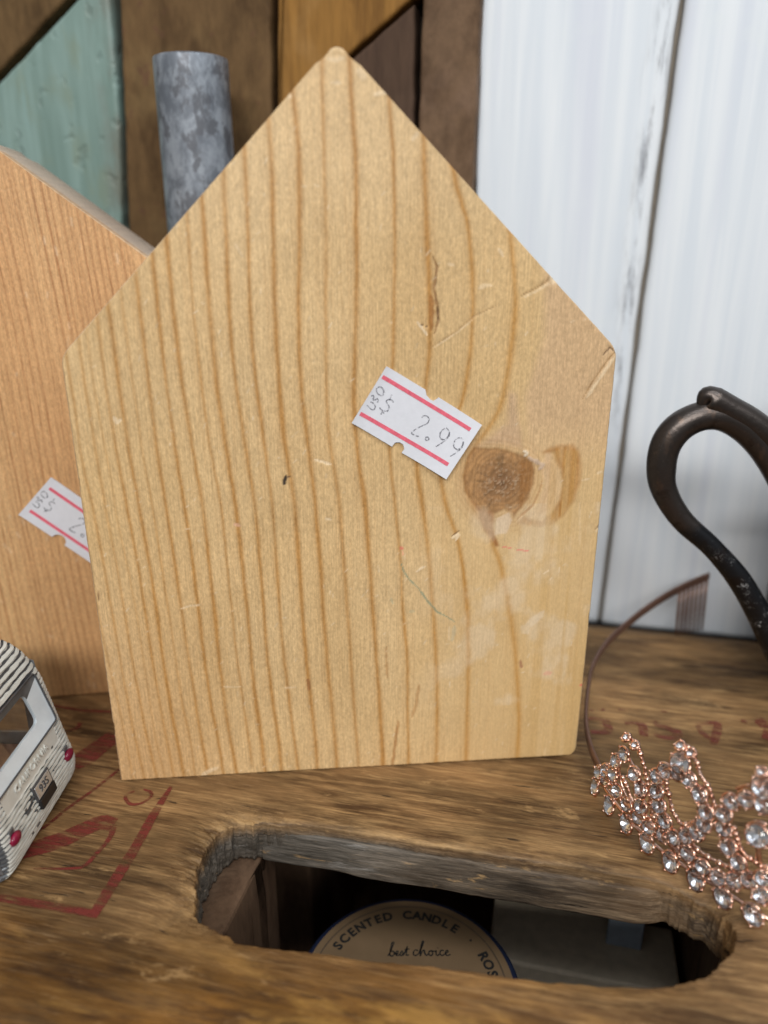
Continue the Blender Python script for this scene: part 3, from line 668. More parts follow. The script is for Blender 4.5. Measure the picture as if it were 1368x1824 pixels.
def mat_print(name, col, lo=.35, hi=.5, scale=500, rough=.6, alpha=1.0, stretch=(1, 1, 1)):
    """worn flat print: gaps where the ink has rubbed off"""
    g = G(name)
    n = g.noise(g.coord(scale=stretch), scale, 4, .7)
    c = g.scale_col(g.mix(0.0, col, col), g.rng(n, .3, .7, .8, 1.15, False))
    g.set(Base_Color=c, Roughness=rough, Alpha=g.math('MULTIPLY', g.rng(n, lo, hi), alpha))
    return g.m


def mat_glass(name='thin_glass', tint=(.9, .93, .95)):
    g = G(name)
    tr = g.n('ShaderNodeBsdfTransparent')
    tr.inputs[0].default_value = (*tint, 1)
    gl = g.n('ShaderNodeBsdfGlossy')
    gl.inputs['Roughness'].default_value = .06
    gl.inputs['Color'].default_value = (.9, .9, .9, 1)
    mx = g.n('ShaderNodeMixShader')
    n = g.noise(g.coord(), 200, 2, .5)
    g.put(mx.inputs[0], g.rng(n, .2, .8, .08, .16, False))
    g.t.links.new(tr.outputs[0], mx.inputs[1])
    g.t.links.new(gl.outputs[0], mx.inputs[2])
    g.t.links.new(mx.outputs[0], g.out.inputs['Surface'])
    return g.m


M = dict(
    block=mat_block(), crate=mat_crate(), teal=mat_teal(), white=mat_white_board(), galv=mat_galv(), bronze=mat_bronze(),
    rose=mat_rose(), gem=mat_gem(), foil=mat_foil(), band=mat_band(), glass=mat_glass(),
    tan=mat_rough_wood('brown_stained_board', (.068, .038, .015), (.140, .083, .035), (.19, .12, .055), (1, 1, .35), 90),
    tan2=mat_rough_wood('umber_stained_board', (.068, .037, .015), (.138, .080, .034), (.19, .12, .052), (1, 1, .4), 80, extra=(.12, .058, .034)),
    orange=mat_rough_wood('ochre_stained_board', (.16, .075, .018), (.28, .140, .034), (.34, .19, .065), (1, 1, .10), 110),
    dark=mat_rough_wood('dark_stained_board', (.045, .026, .017), (.080, .047, .030), (.11, .068, .045), (1, 1, .12), 120),
    saw=mat_rough_wood('sawn_brown_board', (.085, .049, .027), (.155, .095, .055), (.19, .12, .078), (1, 1, .8), 60),
    gapdark=simple('dark_backing', (.022, .018, .014), .9),
    seam=simple('grey_brown_gap', (.26, .23, .19), .9),
    black=simple('dark_gap_black', (.018, .018, .02), .45),  # paints the shade of the gap behind the crate
    shelf=simple('shelf_laminate', (.12, .11, .10), .6),
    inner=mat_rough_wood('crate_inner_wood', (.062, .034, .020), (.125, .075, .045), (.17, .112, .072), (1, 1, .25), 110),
    inner_lit=mat_rough_wood('crate_inner_lit_wood', (.30, .19, .12), (.52, .36, .24), (.60, .44, .31), (1, 1, .25), 110),  # inner wood lightened to put light into the right cheek's colour
    paper=simple('sticker_paper', (.71, .725, .78), .55, var=.03, scale=700, bump=.1),
    pink=mat_print('pink_ink', (.78, .14, .20), .22, .34, 900),
    ink=mat_print('grey_ink', (.16, .16, .19), .38, .55, 1500, alpha=.7),
    red=mat_print('worn_red_stencil', (.165, .022, .017), .30, .62, 420, .6, stretch=(.22, 1, 1), alpha=.82),
    red2=mat_print('faded_red_stencil', (.19, .035, .025), .30, .62, 600, .6, stretch=(.3, 1, 1), alpha=.62),
    van_white=simple('worn_cream_paint', (.66, .66, .61), .42, var=.08, scale=260, bump=.3),
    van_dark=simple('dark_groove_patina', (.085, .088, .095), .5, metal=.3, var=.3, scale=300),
    van_grey=simple('bare_grey_metal', (.17, .18, .19), .42, metal=.5, var=.3, scale=200),
    van_frame=simple('pale_blue_white_paint', (.66, .71, .74), .38, var=.07, scale=220),
    van_in=simple('brown_interior', (.20, .10, .07), .7),
    ruby=simple('ruby_lens', (.20, .008, .035), .2, var=.35, scale=350, bump=.2),
    plate=simple('silver_plate_paint', (.55, .57, .58), .3, metal=.6, var=.15, scale=500),
    rubber=simple('black_rubber', (.010, .010, .011), .5),
    kraft=simple('kraft_label', (.29, .185, .095), .7, var=.08, scale=200),
    navy=simple('navy_tin', (.018, .026, .065), .5),
    labelink=mat_print('black_label_ink', (.03, .028, .026), .2, .3, 700),
    labelline=mat_print('brown_label_ink', (.16, .11, .07), .2, .3, 700),
    cream=simple('cream_card', (.66, .56, .42), .75),
    bluecard=simple('pale_blue_card', (.27, .32, .38), .6),
)


# ------------------------------------------------------------------ wooden house blocks
def block_outline(z, sh, ax, az, xl0, xr0, round_br=0.0):
    """left and right edge of the pentagon at height z"""
    t = np.clip((z - sh) / (az - sh), 0, 1)
    xl = np.where(z > sh, xl0 + (ax - xl0) * t, xl0)
    xr = np.where(z > sh, xr0 + (ax - xr0) * t, xr0)
    xl = np.minimum(xl, ax - .0014)
    xr = np.maximum(xr, ax + .0014)
    # softened shoulders
    for s in (-1, 1):
        k = .0005 * np.exp(-((z - sh) / .0010) ** 2)
        if s < 0:
            xl = xl + k
        else:
            xr = xr - k
    if round_br:
        d = np.clip(round_br - z, 0, round_br)
        xr = xr - (round_br - np.sqrt(np.maximum(round_br ** 2 - d ** 2, 0)))
    return xl, xr


def build_block(parent, nr, nc, sh, ax, az, xl0, xr0, T, colour_fn, seed, round_br=0.0, sm_=False):
    r = np.random.default_rng(seed)
    nz = Noise2(seed + 50)
    topz = az - .0013
    z = np.linspace(0, topz, nr)
    xl, xr = block_outline(z, sh, ax, az, xl0, xr0, round_br)
    u = np.linspace(0, 1, nc)
    # gather columns near the borders evenly
    X = xl[:, None] + (xr - xl)[:, None] * u[None, :]
    Z = np.repeat(z[:, None], nc, 1)
    # rounded tip and slightly uneven foot
    Z = Z - (sstep(topz - .004, topz, Z)) * (np.abs(X - ax) * .35)
    idx = np.arange(nr * nc).reshape(nr, nc)
    loop = list(idx[0, :]) + list(idx[1:, -1]) + list(idx[-1, -2::-1]) + list(idx[-2:0:-1, 0])
    loop = np.array(loop)
    Xf, Zf = X.ravel().copy(), Z.ravel().copy()
    cols, dep = colour_fn(Xf, Zf)
    LX, LZ = Xf[loop], Zf[loop]
    n = len(loop)
    tx = np.roll(LX, -1) - np.roll(LX, 1)
    tz = np.roll(LZ, -1) - np.roll(LZ, 1)
    # smooth tangents so that normals turn softly at the corners
    ker = 9
    tx = sum(np.roll(tx, k) for k in range(-ker, ker + 1))
    tz = sum(np.roll(tz, k) for k in range(-ker, ker + 1))
    L = np.hypot(tx, tz) + 1e-9
    nx, nzv = tz / L, -tx / L
    arc = np.concatenate([[0], np.cumsum(np.hypot(np.diff(LX), np.diff(LZ)))])
    chip = .00018 + .00035 * nz.fbm(arc * 900, arc * 0, 3)
    big = np.clip(nz(arc * 160, arc * 0 + 4.4) - .78, 0, 1) * 9
    chip = chip + .0012 * big * (LZ > .002)
    # front-face border moved inwards, tearing the edge unevenly
    Xf[loop] -= nx * chip
    Zf[loop] -= nzv * chip
    Yf = -dep
    Yf = np.where(np.isin(np.arange(len(Yf)), loop), Yf + .0002, Yf)
    V = [np.stack([Xf, Yf, Zf], 1)]
    C = [cols]
    rings = [loop]
    base = nr * nc
    edge_c = cols[loop]
    jit = .00012 * (nz.fbm(arc * 1300, arc * 0 + 9, 3) - .5)
    for off, y, wgt in ((0.0, 1, .8), (.00008, 2.2, .3), (.0001, 8, 0), (.0001, T * 1000 - 1.0, 0), (-.0006, T * 1000, 0)):
        yy = y * .001 * (.75 if y == 1 else 1)
        if y == 1:
            yy = .0004 + chip * .7
        else:
            yy = yy * np.ones(n)
        vx = LX + nx * (off + jit)
        vz = np.maximum(LZ + nzv * (off + jit), 0.0)
        V.append(np.stack([vx, yy, vz], 1))
        pale = np.array([.74, .57, .39])
        C.append(edge_c * (1 - wgt) + pale * wgt if wgt else edge_c * .3 + np.array([.70, .62, .53]) * .7)
        rings.append(np.arange(base, base + n))
        base += n
    # back face as one polygon
    V = np.concatenate(V)
    C = np.concatenate(C)
    F = []
    a = idx[:-1, :-1].ravel()
    b = idx[:-1, 1:].ravel()
    c = idx[1:, 1:].ravel()
    d = idx[1:, :-1].ravel()
    F = np.stack([a, b, c, d], 1).tolist()
    for k in range(len(rings) - 1):
        p, q = rings[k], rings[k + 1]
        p2, q2 = np.roll(p, -1), np.roll(q, -1)
        F += np.stack([q, q2, p2, p], 1).tolist()
    F.append(rings[-1][::-1].tolist())
    me = bpy.data.meshes.new('block')
    me.from_pydata(V.tolist(), [], F)
    me.materials.append(M['block'])
    me.polygons.foreach_set('use_smooth', [True] * (len(F) - 1) + [False])
    me.update()
    set_col(me, C)
    set_f(me, sstep(.07, .12, V[:, 0]) * sstep(.125, .07, V[:, 2]) if sm_ else np.zeros(len(V)), 'smooth')
    return link_mesh('block', me, parent)


def front_colour(x, z):
    early = np.array([.62, .415, .192])
    pale = np.array([.72, .515, .275])
    late = np.array([.45, .225, .062])
    f = N1.fbm(x * 60, z * 25, 4)
    rightness = sstep(.07, .125, x)
    c = early[None] * (1 - f[:, None]) + pale[None] * f[:, None]
    # lower right is yellower and smoother, far left pinker
    yel = np.array([.63, .43, .20])
    k = (rightness * .5)[:, None]
    c = c * (1 - k) + yel * k
    pk = np.array([.57, .345, .165])
    k = ((1 - sstep(.0, .05, x)) * sstep(.10, .0, z) * .75)[:, None]
    c = c * (1 - k) + pk * k
    # upper part paler and pinker
    k = (sstep(.145, .175, z) * .4)[:, None]
    c = c * (1 - k) + np.array([.76, .56, .32]) * k
    dep = np.zeros_like(x)
    wob = (N2.fbm(x * 30, z * 260, 3) - .5)
    for w, kk, pts in LINES:
        pts = sorted(pts, key=lambda q: q[1])
        zs = np.array([p[1] for p in pts])
        xs = np.array([p[0] for p in pts])
        keep = np.concatenate([[True], np.diff(zs) > 1e-4])
        zs, xs = zs[keep], xs[keep]
        # straight continuation beyond the traced ends
        s0 = (xs[1] - xs[0]) / (zs[1] - zs[0])
        s1 = (xs[-1] - xs[-2]) / (zs[-1] - zs[-2])
        xi = np.interp(z, zs, xs)
        # smooth the kinks of the polyline
        h = .004
        xi = (np.interp(z - h, zs, xs) + xi * 2 + np.interp(z + h, zs, xs)) / 4
        xi = np.where(z < zs[0], xs[0] + s0 * (z - zs[0]) * .6, xi)
        xi = np.where(z > zs[-1], xs[-1] + s1 * (z - zs[-1]) * .6, xi)
        ends = sstep(zs[0] - .006, zs[0], z) * (1 - sstep(zs[-1] + .012, zs[-1] + .03, z))
        d = (x - xi) + wob * .0003
        ww = .00056 * w * (.75 + .5 * N3.fbm(z * 90, xs[0] * 900 + z * 0, 2))
        core = np.exp(-(d / ww) ** 2)
        # summer wood darkens slowly on one side of the line
        tail = np.exp(-np.abs(np.minimum(d, 0)) / (ww * 2.6)) * (d < 0) * .30 + np.exp(-np.abs(d) / (ww * 1.4)) * (d >= 0) * .12
        st = kk * ends * (.55 + .75 * N4.fbm(z * 45, xs[0] * 777 + z * 0, 3))
        m = np.clip((core * .85 + tail * .95) * st, 0, .95)[:, None]
        lc = late * (1 + (rightness[:, None] * np.array([.12, .12, -.1])))
        c = c * (1 - m) + lc * m
        dep += -core * .00002 * kk
    # thin secondary fibres between the rings
    fine = N4.fbm((x + .02 * z) * 2600, z * 28, 3)
    fm = (sstep(.58, .78, fine) * .22)[:, None]
    c = c * (1 - fm) + np.array([.50, .29, .12]) * fm
    P = POLY

    def blend(mask, col, k=1.0):
        nonlocal c
        m = (np.clip(mask, 0, 1) * k)[:, None]
        c = c * (1 - m) + np.array(col) * m
    nn = N1.fbm(x * 700, z * 500, 4) - .5
    near = (x > .085) & (z > .055) & (z < .15)
    big = np.full(x.shape, -1.0)

    def sd(name):
        o = big.copy()
        o[near] = poly_sd(x[near], z[near], P[name])
        return o + nn * .0006
    # pink bare wood right of the last ring and above the knot
    xr_ = np.interp(z, [.085, .10, .115, .13, .15, .165], [.112, .116, .1145, .1185, .117, .112])
    blend(sstep(xr_ + .0005, xr_ + .004, x) * sstep(.088, .112, z) * .55, (.60, .40, .245))
    blend(sstep(-.0008, .002, sd('pinkcone')) * .55, (.52, .345, .235))
    ring = sd('knot')
    blend(np.exp(-(np.clip(-ring, 0, 1) / .0022)) * (ring < 0) * (ring > -.5) * .45, (.56, .36, .20))
    for off, wd, st in ((-.0010, .00022, .30), (-.0021, .00028, .22), (-.0036, .0003, .15)):
        blend(np.exp(-((ring - off - nn * .0008) / wd) ** 2) * (ring > -.5) * st, (.40, .20, .08))
    kb = sstep(-.0007, .0010, ring)
    kx, kz = np.mean([p[0] for p in POLY['knot']]) + .0004, np.mean([p[1] for p in POLY['knot']]) + .0012
    dx_, dz_ = (x - kx), (z - kz) * .92
    rad = np.hypot(dx_, dz_) + (N3.fbm(x * 260, z * 260, 3) - .5) * .0022
    ang_ = np.arctan2(dz_, dx_)
    kn = N2.fbm(x * 900, z * 700, 4)
    t_ = np.clip(rad / .0085, 0, 1)[:, None]
    kc = np.array([.15, .066, .030])[None] * (1 - t_) + np.array([.41, .215, .085])[None] * t_
    kc = kc * (.72 + .56 * kn[:, None])
    kc = kc * (1 + (np.sin(rad * 4600) * .13)[:, None])
    kc = kc * (1 - (.35 * sstep(.60, .72, N1.fbm(ang_ * 4.5 + 9, rad * 60, 3)) * (rad < .0075))[:, None])
    m = (kb * .92)[:, None]
    c = c * (1 - m) + kc * m
    blend(np.exp(-((ring - .0004) / .0004) ** 2) * .45, (.24, .105, .035))
    am = sd('knot_amber')
    blend(sstep(-.0006, .0010, am) * .75 * (.6 + .6 * N3.fbm(x * 1400, z * 60, 3)), (.27, .115, .028))
    fib = sstep(.60, .70, N4.fbm(x * 1700, z * 1700, 2)) * np.exp(-(rad / .0050) ** 2)
    blend(fib * .42, (.62, .47, .32))
    dep += fib * .0002 + kb * (kn - .5) * .00022 - kb * .00008
    co = sd('cres_out')
    ci = sd('cres_in')
    str_ = .25 + 1.0 * N3.fbm(x * 1500, z * 45, 3)
    blend(sstep(-.0003, .0009, co) * (1 - sstep(-.0006, .0008, ci)) * .9 * np.clip(str_, .25, 1), (.42, .19, .042))
    blend(np.exp(-(ci / .0007) ** 2) * sstep(-.0004, .0006, co) * .5, (.31, .14, .05))
    blend(np.exp(-((co - .0001) / .0005) ** 2) * (x > .112) * .35, (.40, .19, .06))
    blend(sstep(-.0002, .0010, ci) * .4, (.68, .47, .30))
    blend(np.exp(-((ci - .0022) / .0004) ** 2) * (ci > 0) * .30, (.48, .28, .14))
    blend(sstep(-.0007, .0004, sd('wedge')) * .9, (.33, .135, .038))
    blend(sstep(0, .0006, sd('white')) * .65, (.74, .58, .42))
    # pale grain patches lower right
    pt = sstep(.52, .72, N2.fbm(x * 120, z * 90, 4)) * sstep(.085, .11, x) * (z < .085) * (z > .02)
    blend(pt * .45, (.74, .60, .42))
    # amber vertical bands at the right border
    ab = sstep(.50, .66, N3.fbm(x * 420, z * 9, 3)) * sstep(.118, .128, x) * (z < .10)
    blend(ab * .35, (.54, .33, .11))
    for w, dp, col, k, pts in STROKES:
        pts = [tuple(p) for p in pts]
        hw = w * .001 / 2
        mx = max(p[0] for p in pts) + .003
        mn = min(p[0] for p in pts) - .003
        zx = max(p[1] for p in pts) + .003
        zn = min(p[1] for p in pts) - .003
        s = np.nonzero((x > mn) & (x < mx) & (z > zn) & (z < zx))[0]
        if not len(s):
            continue
        d, t = seg_dist(x[s], z[s], pts)
        hw2 = np.maximum(hw, .00016) * (.55 + .8 * N1(x[s] * 900, z[s] * 900)) * np.clip(1.25 - np.abs(t * 2 - 1) ** 3, .2, 1)
        m = (1 - sstep(hw2 * .6, hw2 * 1.4, d)) * k
        c[s] = c[s] * (1 - m[:, None]) + np.array(col) * m[:, None]
        dep[s] -= np.exp(-(d / (hw2 * 1.2)) ** 2) * dp * .001
    # many tiny torn fibres and nicks
    rr_ = np.random.default_rng(21)
    for i in range(230):
        px, pz = rr_.uniform(.0, .14), rr_.uniform(.0, .19)
        an = rr_.normal(.9, .5)
        ln = rr_.uniform(.0004, .0018)
        q = [(px, pz), (px + math.sin(an) * ln * .6, pz + math.cos(an) * ln)]
        s = np.nonzero((np.abs(x - px) < .003) & (np.abs(z - pz) < .003))[0]
        if len(s):
            d, t = seg_dist(x[s], z[s], q)
            m = np.exp(-(d / .00016) ** 2) * rr_.uniform(.2, .65)
            c[s] = c[s] * (1 - m[:, None]) + np.array([.80, .66, .47]) * m[:, None]
            dep[s] += m * .00008
    dep += (N1.fbm(x * 22, z * 14, 3) - .5) * .0003
    # soft hollow where the top edge was worn
    return np.clip(c, 0, 1), dep


def left_colour(x, z):
    a = np.array([.60, .33, .145])
    b = np.array([.69, .42, .20])
    f = N3.fbm(x * 70 + 9, z * 20, 4)
    c = a[None] * (1 - f[:, None]) + b[None] * f[:, None]
    k = (sstep(-.012, -.03, x) * .35)[:, None]
    c = c * (1 - k) + np.array([.62, .44, .22]) * k
    r = np.random.default_rng(5)
    pos = -.088
    dep = np.zeros_like(x)
    while pos < .062:
        st = r.uniform(.35, .95)
        if abs(pos - .0035) < .0008:
            st = .85
        xi = pos - .085 * (z - .14) * (.55 + 4 * (pos + .02) * 2.2) + (N2.fbm(z * 16, z * 0 + pos * 60, 2) - .5) * .0025
        d = x - xi
        wd = r.uniform(.00022, .00042)
        m = np.clip(np.exp(-(d / wd) ** 2) * st * (.5 + .9 * N4.fbm(z * 50, z * 0 + pos * 900, 3)), 0, .9)[:, None]
        m = m + (np.exp(-np.abs(d) / (wd * 3)) * (d < 0) * .18)[:, None]
        c = c * (1 - m) + np.array([.40, .19, .075]) * m
        pos += r.uniform(.0011, .0027)
    rr_ = np.random.default_rng(31)
    for i in range(90):
        px, pz = rr_.uniform(-.03, .05), rr_.uniform(.0, .17)
        s = np.nonzero((np.abs(x - px) < .003) & (np.abs(z - pz) < .004))[0]
        if len(s):
            ln = rr_.uniform(.0006, .003)
            d, t = seg_dist(x[s], z[s], [(px, pz), (px + rr_.normal(0, .0005), pz + ln)])
            m = np.exp(-(d / .0003) ** 2) * rr_.uniform(.15, .5)
            c[s] = c[s] * (1 - m[:, None]) + np.array([.80, .62, .43]) * m[:, None]
    dep += (N2.fbm(x * 25, z * 14, 3) - .5) * .0003
    return np.clip(c, 0, 1), dep


def flat_poly(name, pts2, y, mat, parent, thick=.00012):
    """thin upright sheet (x,z outline) with real thickness"""
    n = len(pts2)
    bm = bmesh.new()
    f = [bm.verts.new((p[0], y, p[1])) for p in pts2]
    b = [bm.verts.new((p[0], y + thick, p[1])) for p in pts2]
    bm.faces.new(f)
    bm.faces.new(b[::-1])
    for i in range(n):
        j = (i + 1) % n
        bm.faces.new((f[j], f[i], b[i], b[j]))
    bmesh.ops.recalc_face_normals(bm, faces=bm.faces)
    return bm_obj(name, bm, mat, parent)


def curl(ob, origin, u, length, lift, start):
    """bend a thin upright sheet (and its print) forward towards its far end"""
    for v in ob.data.vertices:
        t = (v.co.x - origin[0]) * u[0] + (v.co.z - origin[1]) * u[1]
        k = max(0.0, (t - start) / (length - start))
        v.co.y -= lift * k * k
        k2 = max(0.0, (.004 - t) / .004)
        v.co.y -= lift * .35 * k2 * k2
    ob.data.update()


def dice(ob, cell=.0011):
    bm = bmesh.new()
    bm.from_mesh(ob.data)
    bmesh.ops.triangulate(bm, faces=[f for f in bm.faces if len(f.verts) > 4])
    xs = [v.co.x for v in bm.verts]
    zs = [v.co.z for v in bm.verts]
    for ax, lo, hi in (((1, 0, 0), min(xs), max(xs)), ((0, 0, 1), min(zs), max(zs))):
        q = lo + cell
        while q < hi:
            co = (q, 0, 0) if ax[0] else (0, 0, q)
            bmesh.ops.bisect_plane(bm, geom=bm.verts[:] + bm.edges[:] + bm.faces[:], plane_co=co, plane_no=ax)
            q += cell
    bm.to_mesh(ob.data)
    bm.free()


def ribbon_obj(name, strokes, wid, place, mat, parent, sub=5, wob=0.0):
    V, F = [], []
    for s in strokes:
        vs, fs = ribbon(s, wid, sub, wob)
        o = len(V)
        V += [place(*v) for v in vs]
        F += [tuple(i + o for i in f) for f in fs]
    return mesh_obj(name, V, F, mat, parent)


YAW_H = math.radians(5)
house = empty('wooden_house_block', (-.07928, .18990, 0), YAW_H,
              'large pale pine house-shaped block with a brown knot and a full 2.99 price sticker', 'wooden block')
build_block(house, 560, 400, .1268, .0691, .1957, .0, .1405, .042, front_colour, 11, round_br=.0032, sm_=True)
stk = flat_poly('price_sticker', STICK, -.00062, M['paper'], house, .0004)
for s in SLINES:
    ribbon_obj('red_stripe', [s], .00105, lambda a, b: (a, -.00070, b), M['pink'], stk, 30, .02)
ribbon_obj('printed_price', SGLYPH[:4], .00034, lambda a, b: (a, -.00070, b), M['ink'], stk, 4, .25)
ribbon_obj('printed_currency', SGLYPH[4:], .00032, lambda a, b: (a, -.00070, b), M['ink'], stk, 4, .25)

dice(stk)
_u = Vector(STICK[8]) - Vector(STICK[-1])
for ob in [stk] + list(stk.children):
    curl(ob, STICK[-1], _u.normalized(), _u.length, .0013, _u.length * .62)

YAW_L = math.radians(9)
left = empty('wooden_house_block', (-.0991, .2370, 0), YAW_L,
             'pinkish pine house-shaped block standing behind and left, its price sticker half hidden', 'wooden block')
build_block(left, 360, 300, .128, -.0147, .1817, -.0847, .0553, .042, left_colour, 23)
# left sticker: same label stock, fitted through its visible corner and edges
sa = Vector((-.0077, .08176))
sb = Vector((-.01936, .06968))
ud = (Vector((-.00067, .0526)) - sb).normalized()          # along the long lower edge
vd = (sa - sb)
ang = math.atan2(ud.y, ud.x)
SW, SH = .0345, vd.length
vn = vd.normalized()


def on_left(u, v):
    p = sb + ud * u + vn * v
    return (p.x, p.y)


out = []
for u, v in [(0, 0)]:
    out.append(on_left(u, v))
out += [on_left(.0122, 0)] + [on_left(.0147 + .0024 * math.cos(a), .0024 * math.sin(a)) for a in np.linspace(math.pi, 0, 7)]
out += [on_left(SW, 0), on_left(SW, SH), on_left(.0220, SH)]
out += [on_left(.0197 + .0024 * math.cos(a), SH - .0024 * math.sin(a)) for a in np.linspace(0, math.pi, 7)]
out += [on_left(0, SH)]
stl = flat_poly('price_sticker', out, -.00066, M['paper'], left, .0004)
for v in (.20, .80):
    ribbon_obj('red_stripe', [[on_left(.0018, SH * v), on_left(SW - .002, SH * v)]], .00105,
               lambda a, b: (a, -.00074, b), M['pink'], stl, 30, .02)
# same print as on the front sticker, mapped onto this one
S0 = Vector(STICK[-1])
S1 = Vector(STICK[8])
fu = (S1 - S0).normalized()
fv = Vector((-fu.y, fu.x))
FH = (Vector(STICK[0]) - S0).dot(fv)


def remap(p):
    q = Vector(p) - S0
    return on_left(q.dot(fu), q.dot(fv) / FH * SH)


ribbon_obj('printed_price', [[remap(p) for p in s] for s in SGLYPH[:4]], .0004, lambda a, b: (a, -.00074, b), M['ink'], stl, 4, .25)
ribbon_obj('printed_currency', [[remap(p) for p in s] for s in SGLYPH[4:]], .00032, lambda a, b: (a, -.00074, b), M['ink'], stl, 4, .25)

dice(stl)
for ob in [stl] + list(stl.children):
    curl(ob, (sb.x, sb.y), (ud.x, ud.y), SW, .0008, SW * .7)

# ------------------------------------------------------------------ crate with hand slot
CX0, CX1, CV0, CV1, CT = -.30, .26, .078, .3005, .0155
crate = empty('wooden_crate', (0, 0, 0), C_YAW,
              'old brown wooden crate with a worn hand slot and faded red stencil marks under everything', 'crate')


def top_h(x, v):
    """unevenness of the crate top in its own axes"""
    return ((N1.fbm(x * 9, v * 45, 3) - .5) * .0007 + (N2.fbm(x * 50, v * 420, 3) - .5) * .00022)


def crate_top():
    rim = np.array(catmull([(p[0], p[1]) for p in RIM], 14, closed=True))
    # resample evenly
    P = np.vstack([rim, rim[:1]])
    L = np.concatenate([[0], np.cumsum(np.hypot(*np.diff(P, axis=0).T))])
    n = 900
    s = np.linspace(0, L[-1], n, endpoint=False)
    rx, rv = np.interp(s, L, P[:, 0]), np.interp(s, L, P[:, 1])
    # orientation: make counter-clockwise
    area_ = np.sum(rx * np.roll(rv, -1) - np.roll(rx, -1) * rv)
    if area_ < 0:
        rx, rv = rx[::-1].copy(), rv[::-1].copy()
    ax0, ax1, av = -.066, .030, .1462
    mx = np.clip(rx, ax0, ax1)
    dx, dv = rx - mx, rv - av
    # blend direction so straight sides go straight out
    L2 = np.hypot(dx, dv)
    dx, dv = dx / L2, dv / L2
    tx = np.where(dx > 1e-6, (CX1 - rx) / np.maximum(dx, 1e-6), np.where(dx < -1e-6, (CX0 - rx) / np.minimum(dx, -1e-6), 1e9))
    tv = np.where(dv > 1e-6, (CV1 - rv) / np.maximum(dv, 1e-6), np.where(dv < -1e-6, (CV0 - rv) / np.minimum(dv, -1e-6), 1e9))
    T = np.minimum(tx, tv)
    leftness = sstep(-.060, -.078, rx)
    rightness = sstep(.030, .046, rx)
    nearness = sstep(.140, .130, rv)
    farness = sstep(.155, .160, rv)
    rn = Noise2(77)
    e1n = rn.fbm(s * 260, s * 0, 4) - .5
    e2n = rn.fbm(s * 700, s * 0 + 7, 3) - .5
    rough = .0006 + .0016 * leftness + .0006 * rightness + .0002 * nearness
    rag = e1n * rough * .9 + e2n * (.0003 + .0004 * np.maximum(leftness, rightness)) + (rn.fbm(s * 2200, s * 0 + 3, 3) - .5) * (.0001 + .0008 * np.maximum(leftness, rightness))
    rx = rx + dx * rag
    rv = rv + dv * rag
    fr = [0, .0003, .0007, .0012, .0018, .0025, .0033, .0043, .0055, .007, .009, .0115, .0145, .018]
    V, GR, VA, GO = [], [], [], []
    amp = .0009 + .0016 * nearness + .0010 * leftness + .0022 * rightness * farness
    lam = .0013 + .0045 * nearness + .0020 * leftness + .0035 * rightness
    steps = [(f, 0) for f in fr] + [(.018, k / 26) for k in range(1, 27)]
    for f, t in steps:
        dist = f + (np.maximum(T - .018, .001)) * t ** 1.25 if t else np.minimum(f, T * .9)
        x = rx + dx * dist
        v = rv + dv * dist
        drop = -amp * np.exp(-dist / lam)
        tex = (N3.fbm(x * 500, v * 2200, 4) - .5) * .0016 * leftness * np.exp(-dist / .006)
        tex += (N3.fbm(x * 300, v * 1700, 3) - .5) * .0006 * np.exp(-dist / .003)
        zz = top_h(x, v) + drop + tex
        V.append(np.stack([x, v, zz], 1))
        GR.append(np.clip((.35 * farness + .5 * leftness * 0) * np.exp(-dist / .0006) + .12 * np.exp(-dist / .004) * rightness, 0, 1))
        vv = sstep(.1285, .110, v + .004 * (N2(x * 40, v * 60) - .5)) * .95 + .35 * np.exp(-dist / .01) * nearness
        VA.append(np.clip(vv, 0, 1))
        GO.append(np.clip(leftness * np.exp(-dist / .007) * (dist > .0002) * .95 * sstep(.3, .6, N4.fbm(x * 160, v * 260, 3) + .12), 0, 1)
                  + np.clip(farness * np.exp(-dist / .010) * sstep(.42, .62, N4.fbm(x * 45, v * 240, 3)) * .85, 0, 1))
    # wall going down
    rb = np.array(catmull([(p[0], p[1]) for p in RIMB], 6))
    nw = 14
    wall = []
    rimz = V[0][:, 2]
    for k in range(1, nw + 1):
        q = k / nw
        z = rimz * (1 - q) + (-CT) * q
        endg = np.maximum(leftness, rightness)
        und = (N1.fbm(s * 150, z * 160, 4) - .5) * (1 - endg) + (N1.fbm(s * 1100, z * 130 + 3, 4) - .5) * endg * .7
        gv = (N2.fbm(s * 70 + 5, z * 1100, 3) - .5) * (1 - endg) + (N2.fbm(s * 1300, z * 120, 3) - .5) * endg
        inn = .0006 * math.sin(q * math.pi) + und * (.0012 + .0014 * leftness) * min(1, q * 3) + gv * .0007
        # the far wall sinks back a little with depth, so it shows as a face
        back = farness * (.0016 * q) - farness * rightness * .001 * q
        step = leftness * farness * .0
        x = rx - dx * (inn - back + step)
        v = rv - dv * (inn - back + step)
        zz = z.copy()
        if k == nw:
            zz = zz + (N3.fbm(s * 120, s * 0 + 2, 3) - .5) * .0016 * farness
        V.insert(0, np.stack([x, v, zz], 1))
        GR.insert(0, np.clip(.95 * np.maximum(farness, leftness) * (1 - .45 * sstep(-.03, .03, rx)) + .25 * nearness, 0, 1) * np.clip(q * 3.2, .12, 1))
        VA.insert(0, np.zeros(n))
        GO.insert(0, np.zeros(n))
    # underside: out to the rectangle
    for t in (.04, .3, 1.0):
        x = rx + dx * T * t
        v = rv + dv * T * t
        V.insert(0, np.stack([x, v, np.full(n, -CT)], 1))
        GR.insert(0, np.zeros(n))
        VA.insert(0, np.zeros(n))
        GO.insert(0, np.zeros(n))
    K = len(V)
    VV = np.concatenate(V)
    I = np.arange(K * n).reshape(K, n)
    F = []
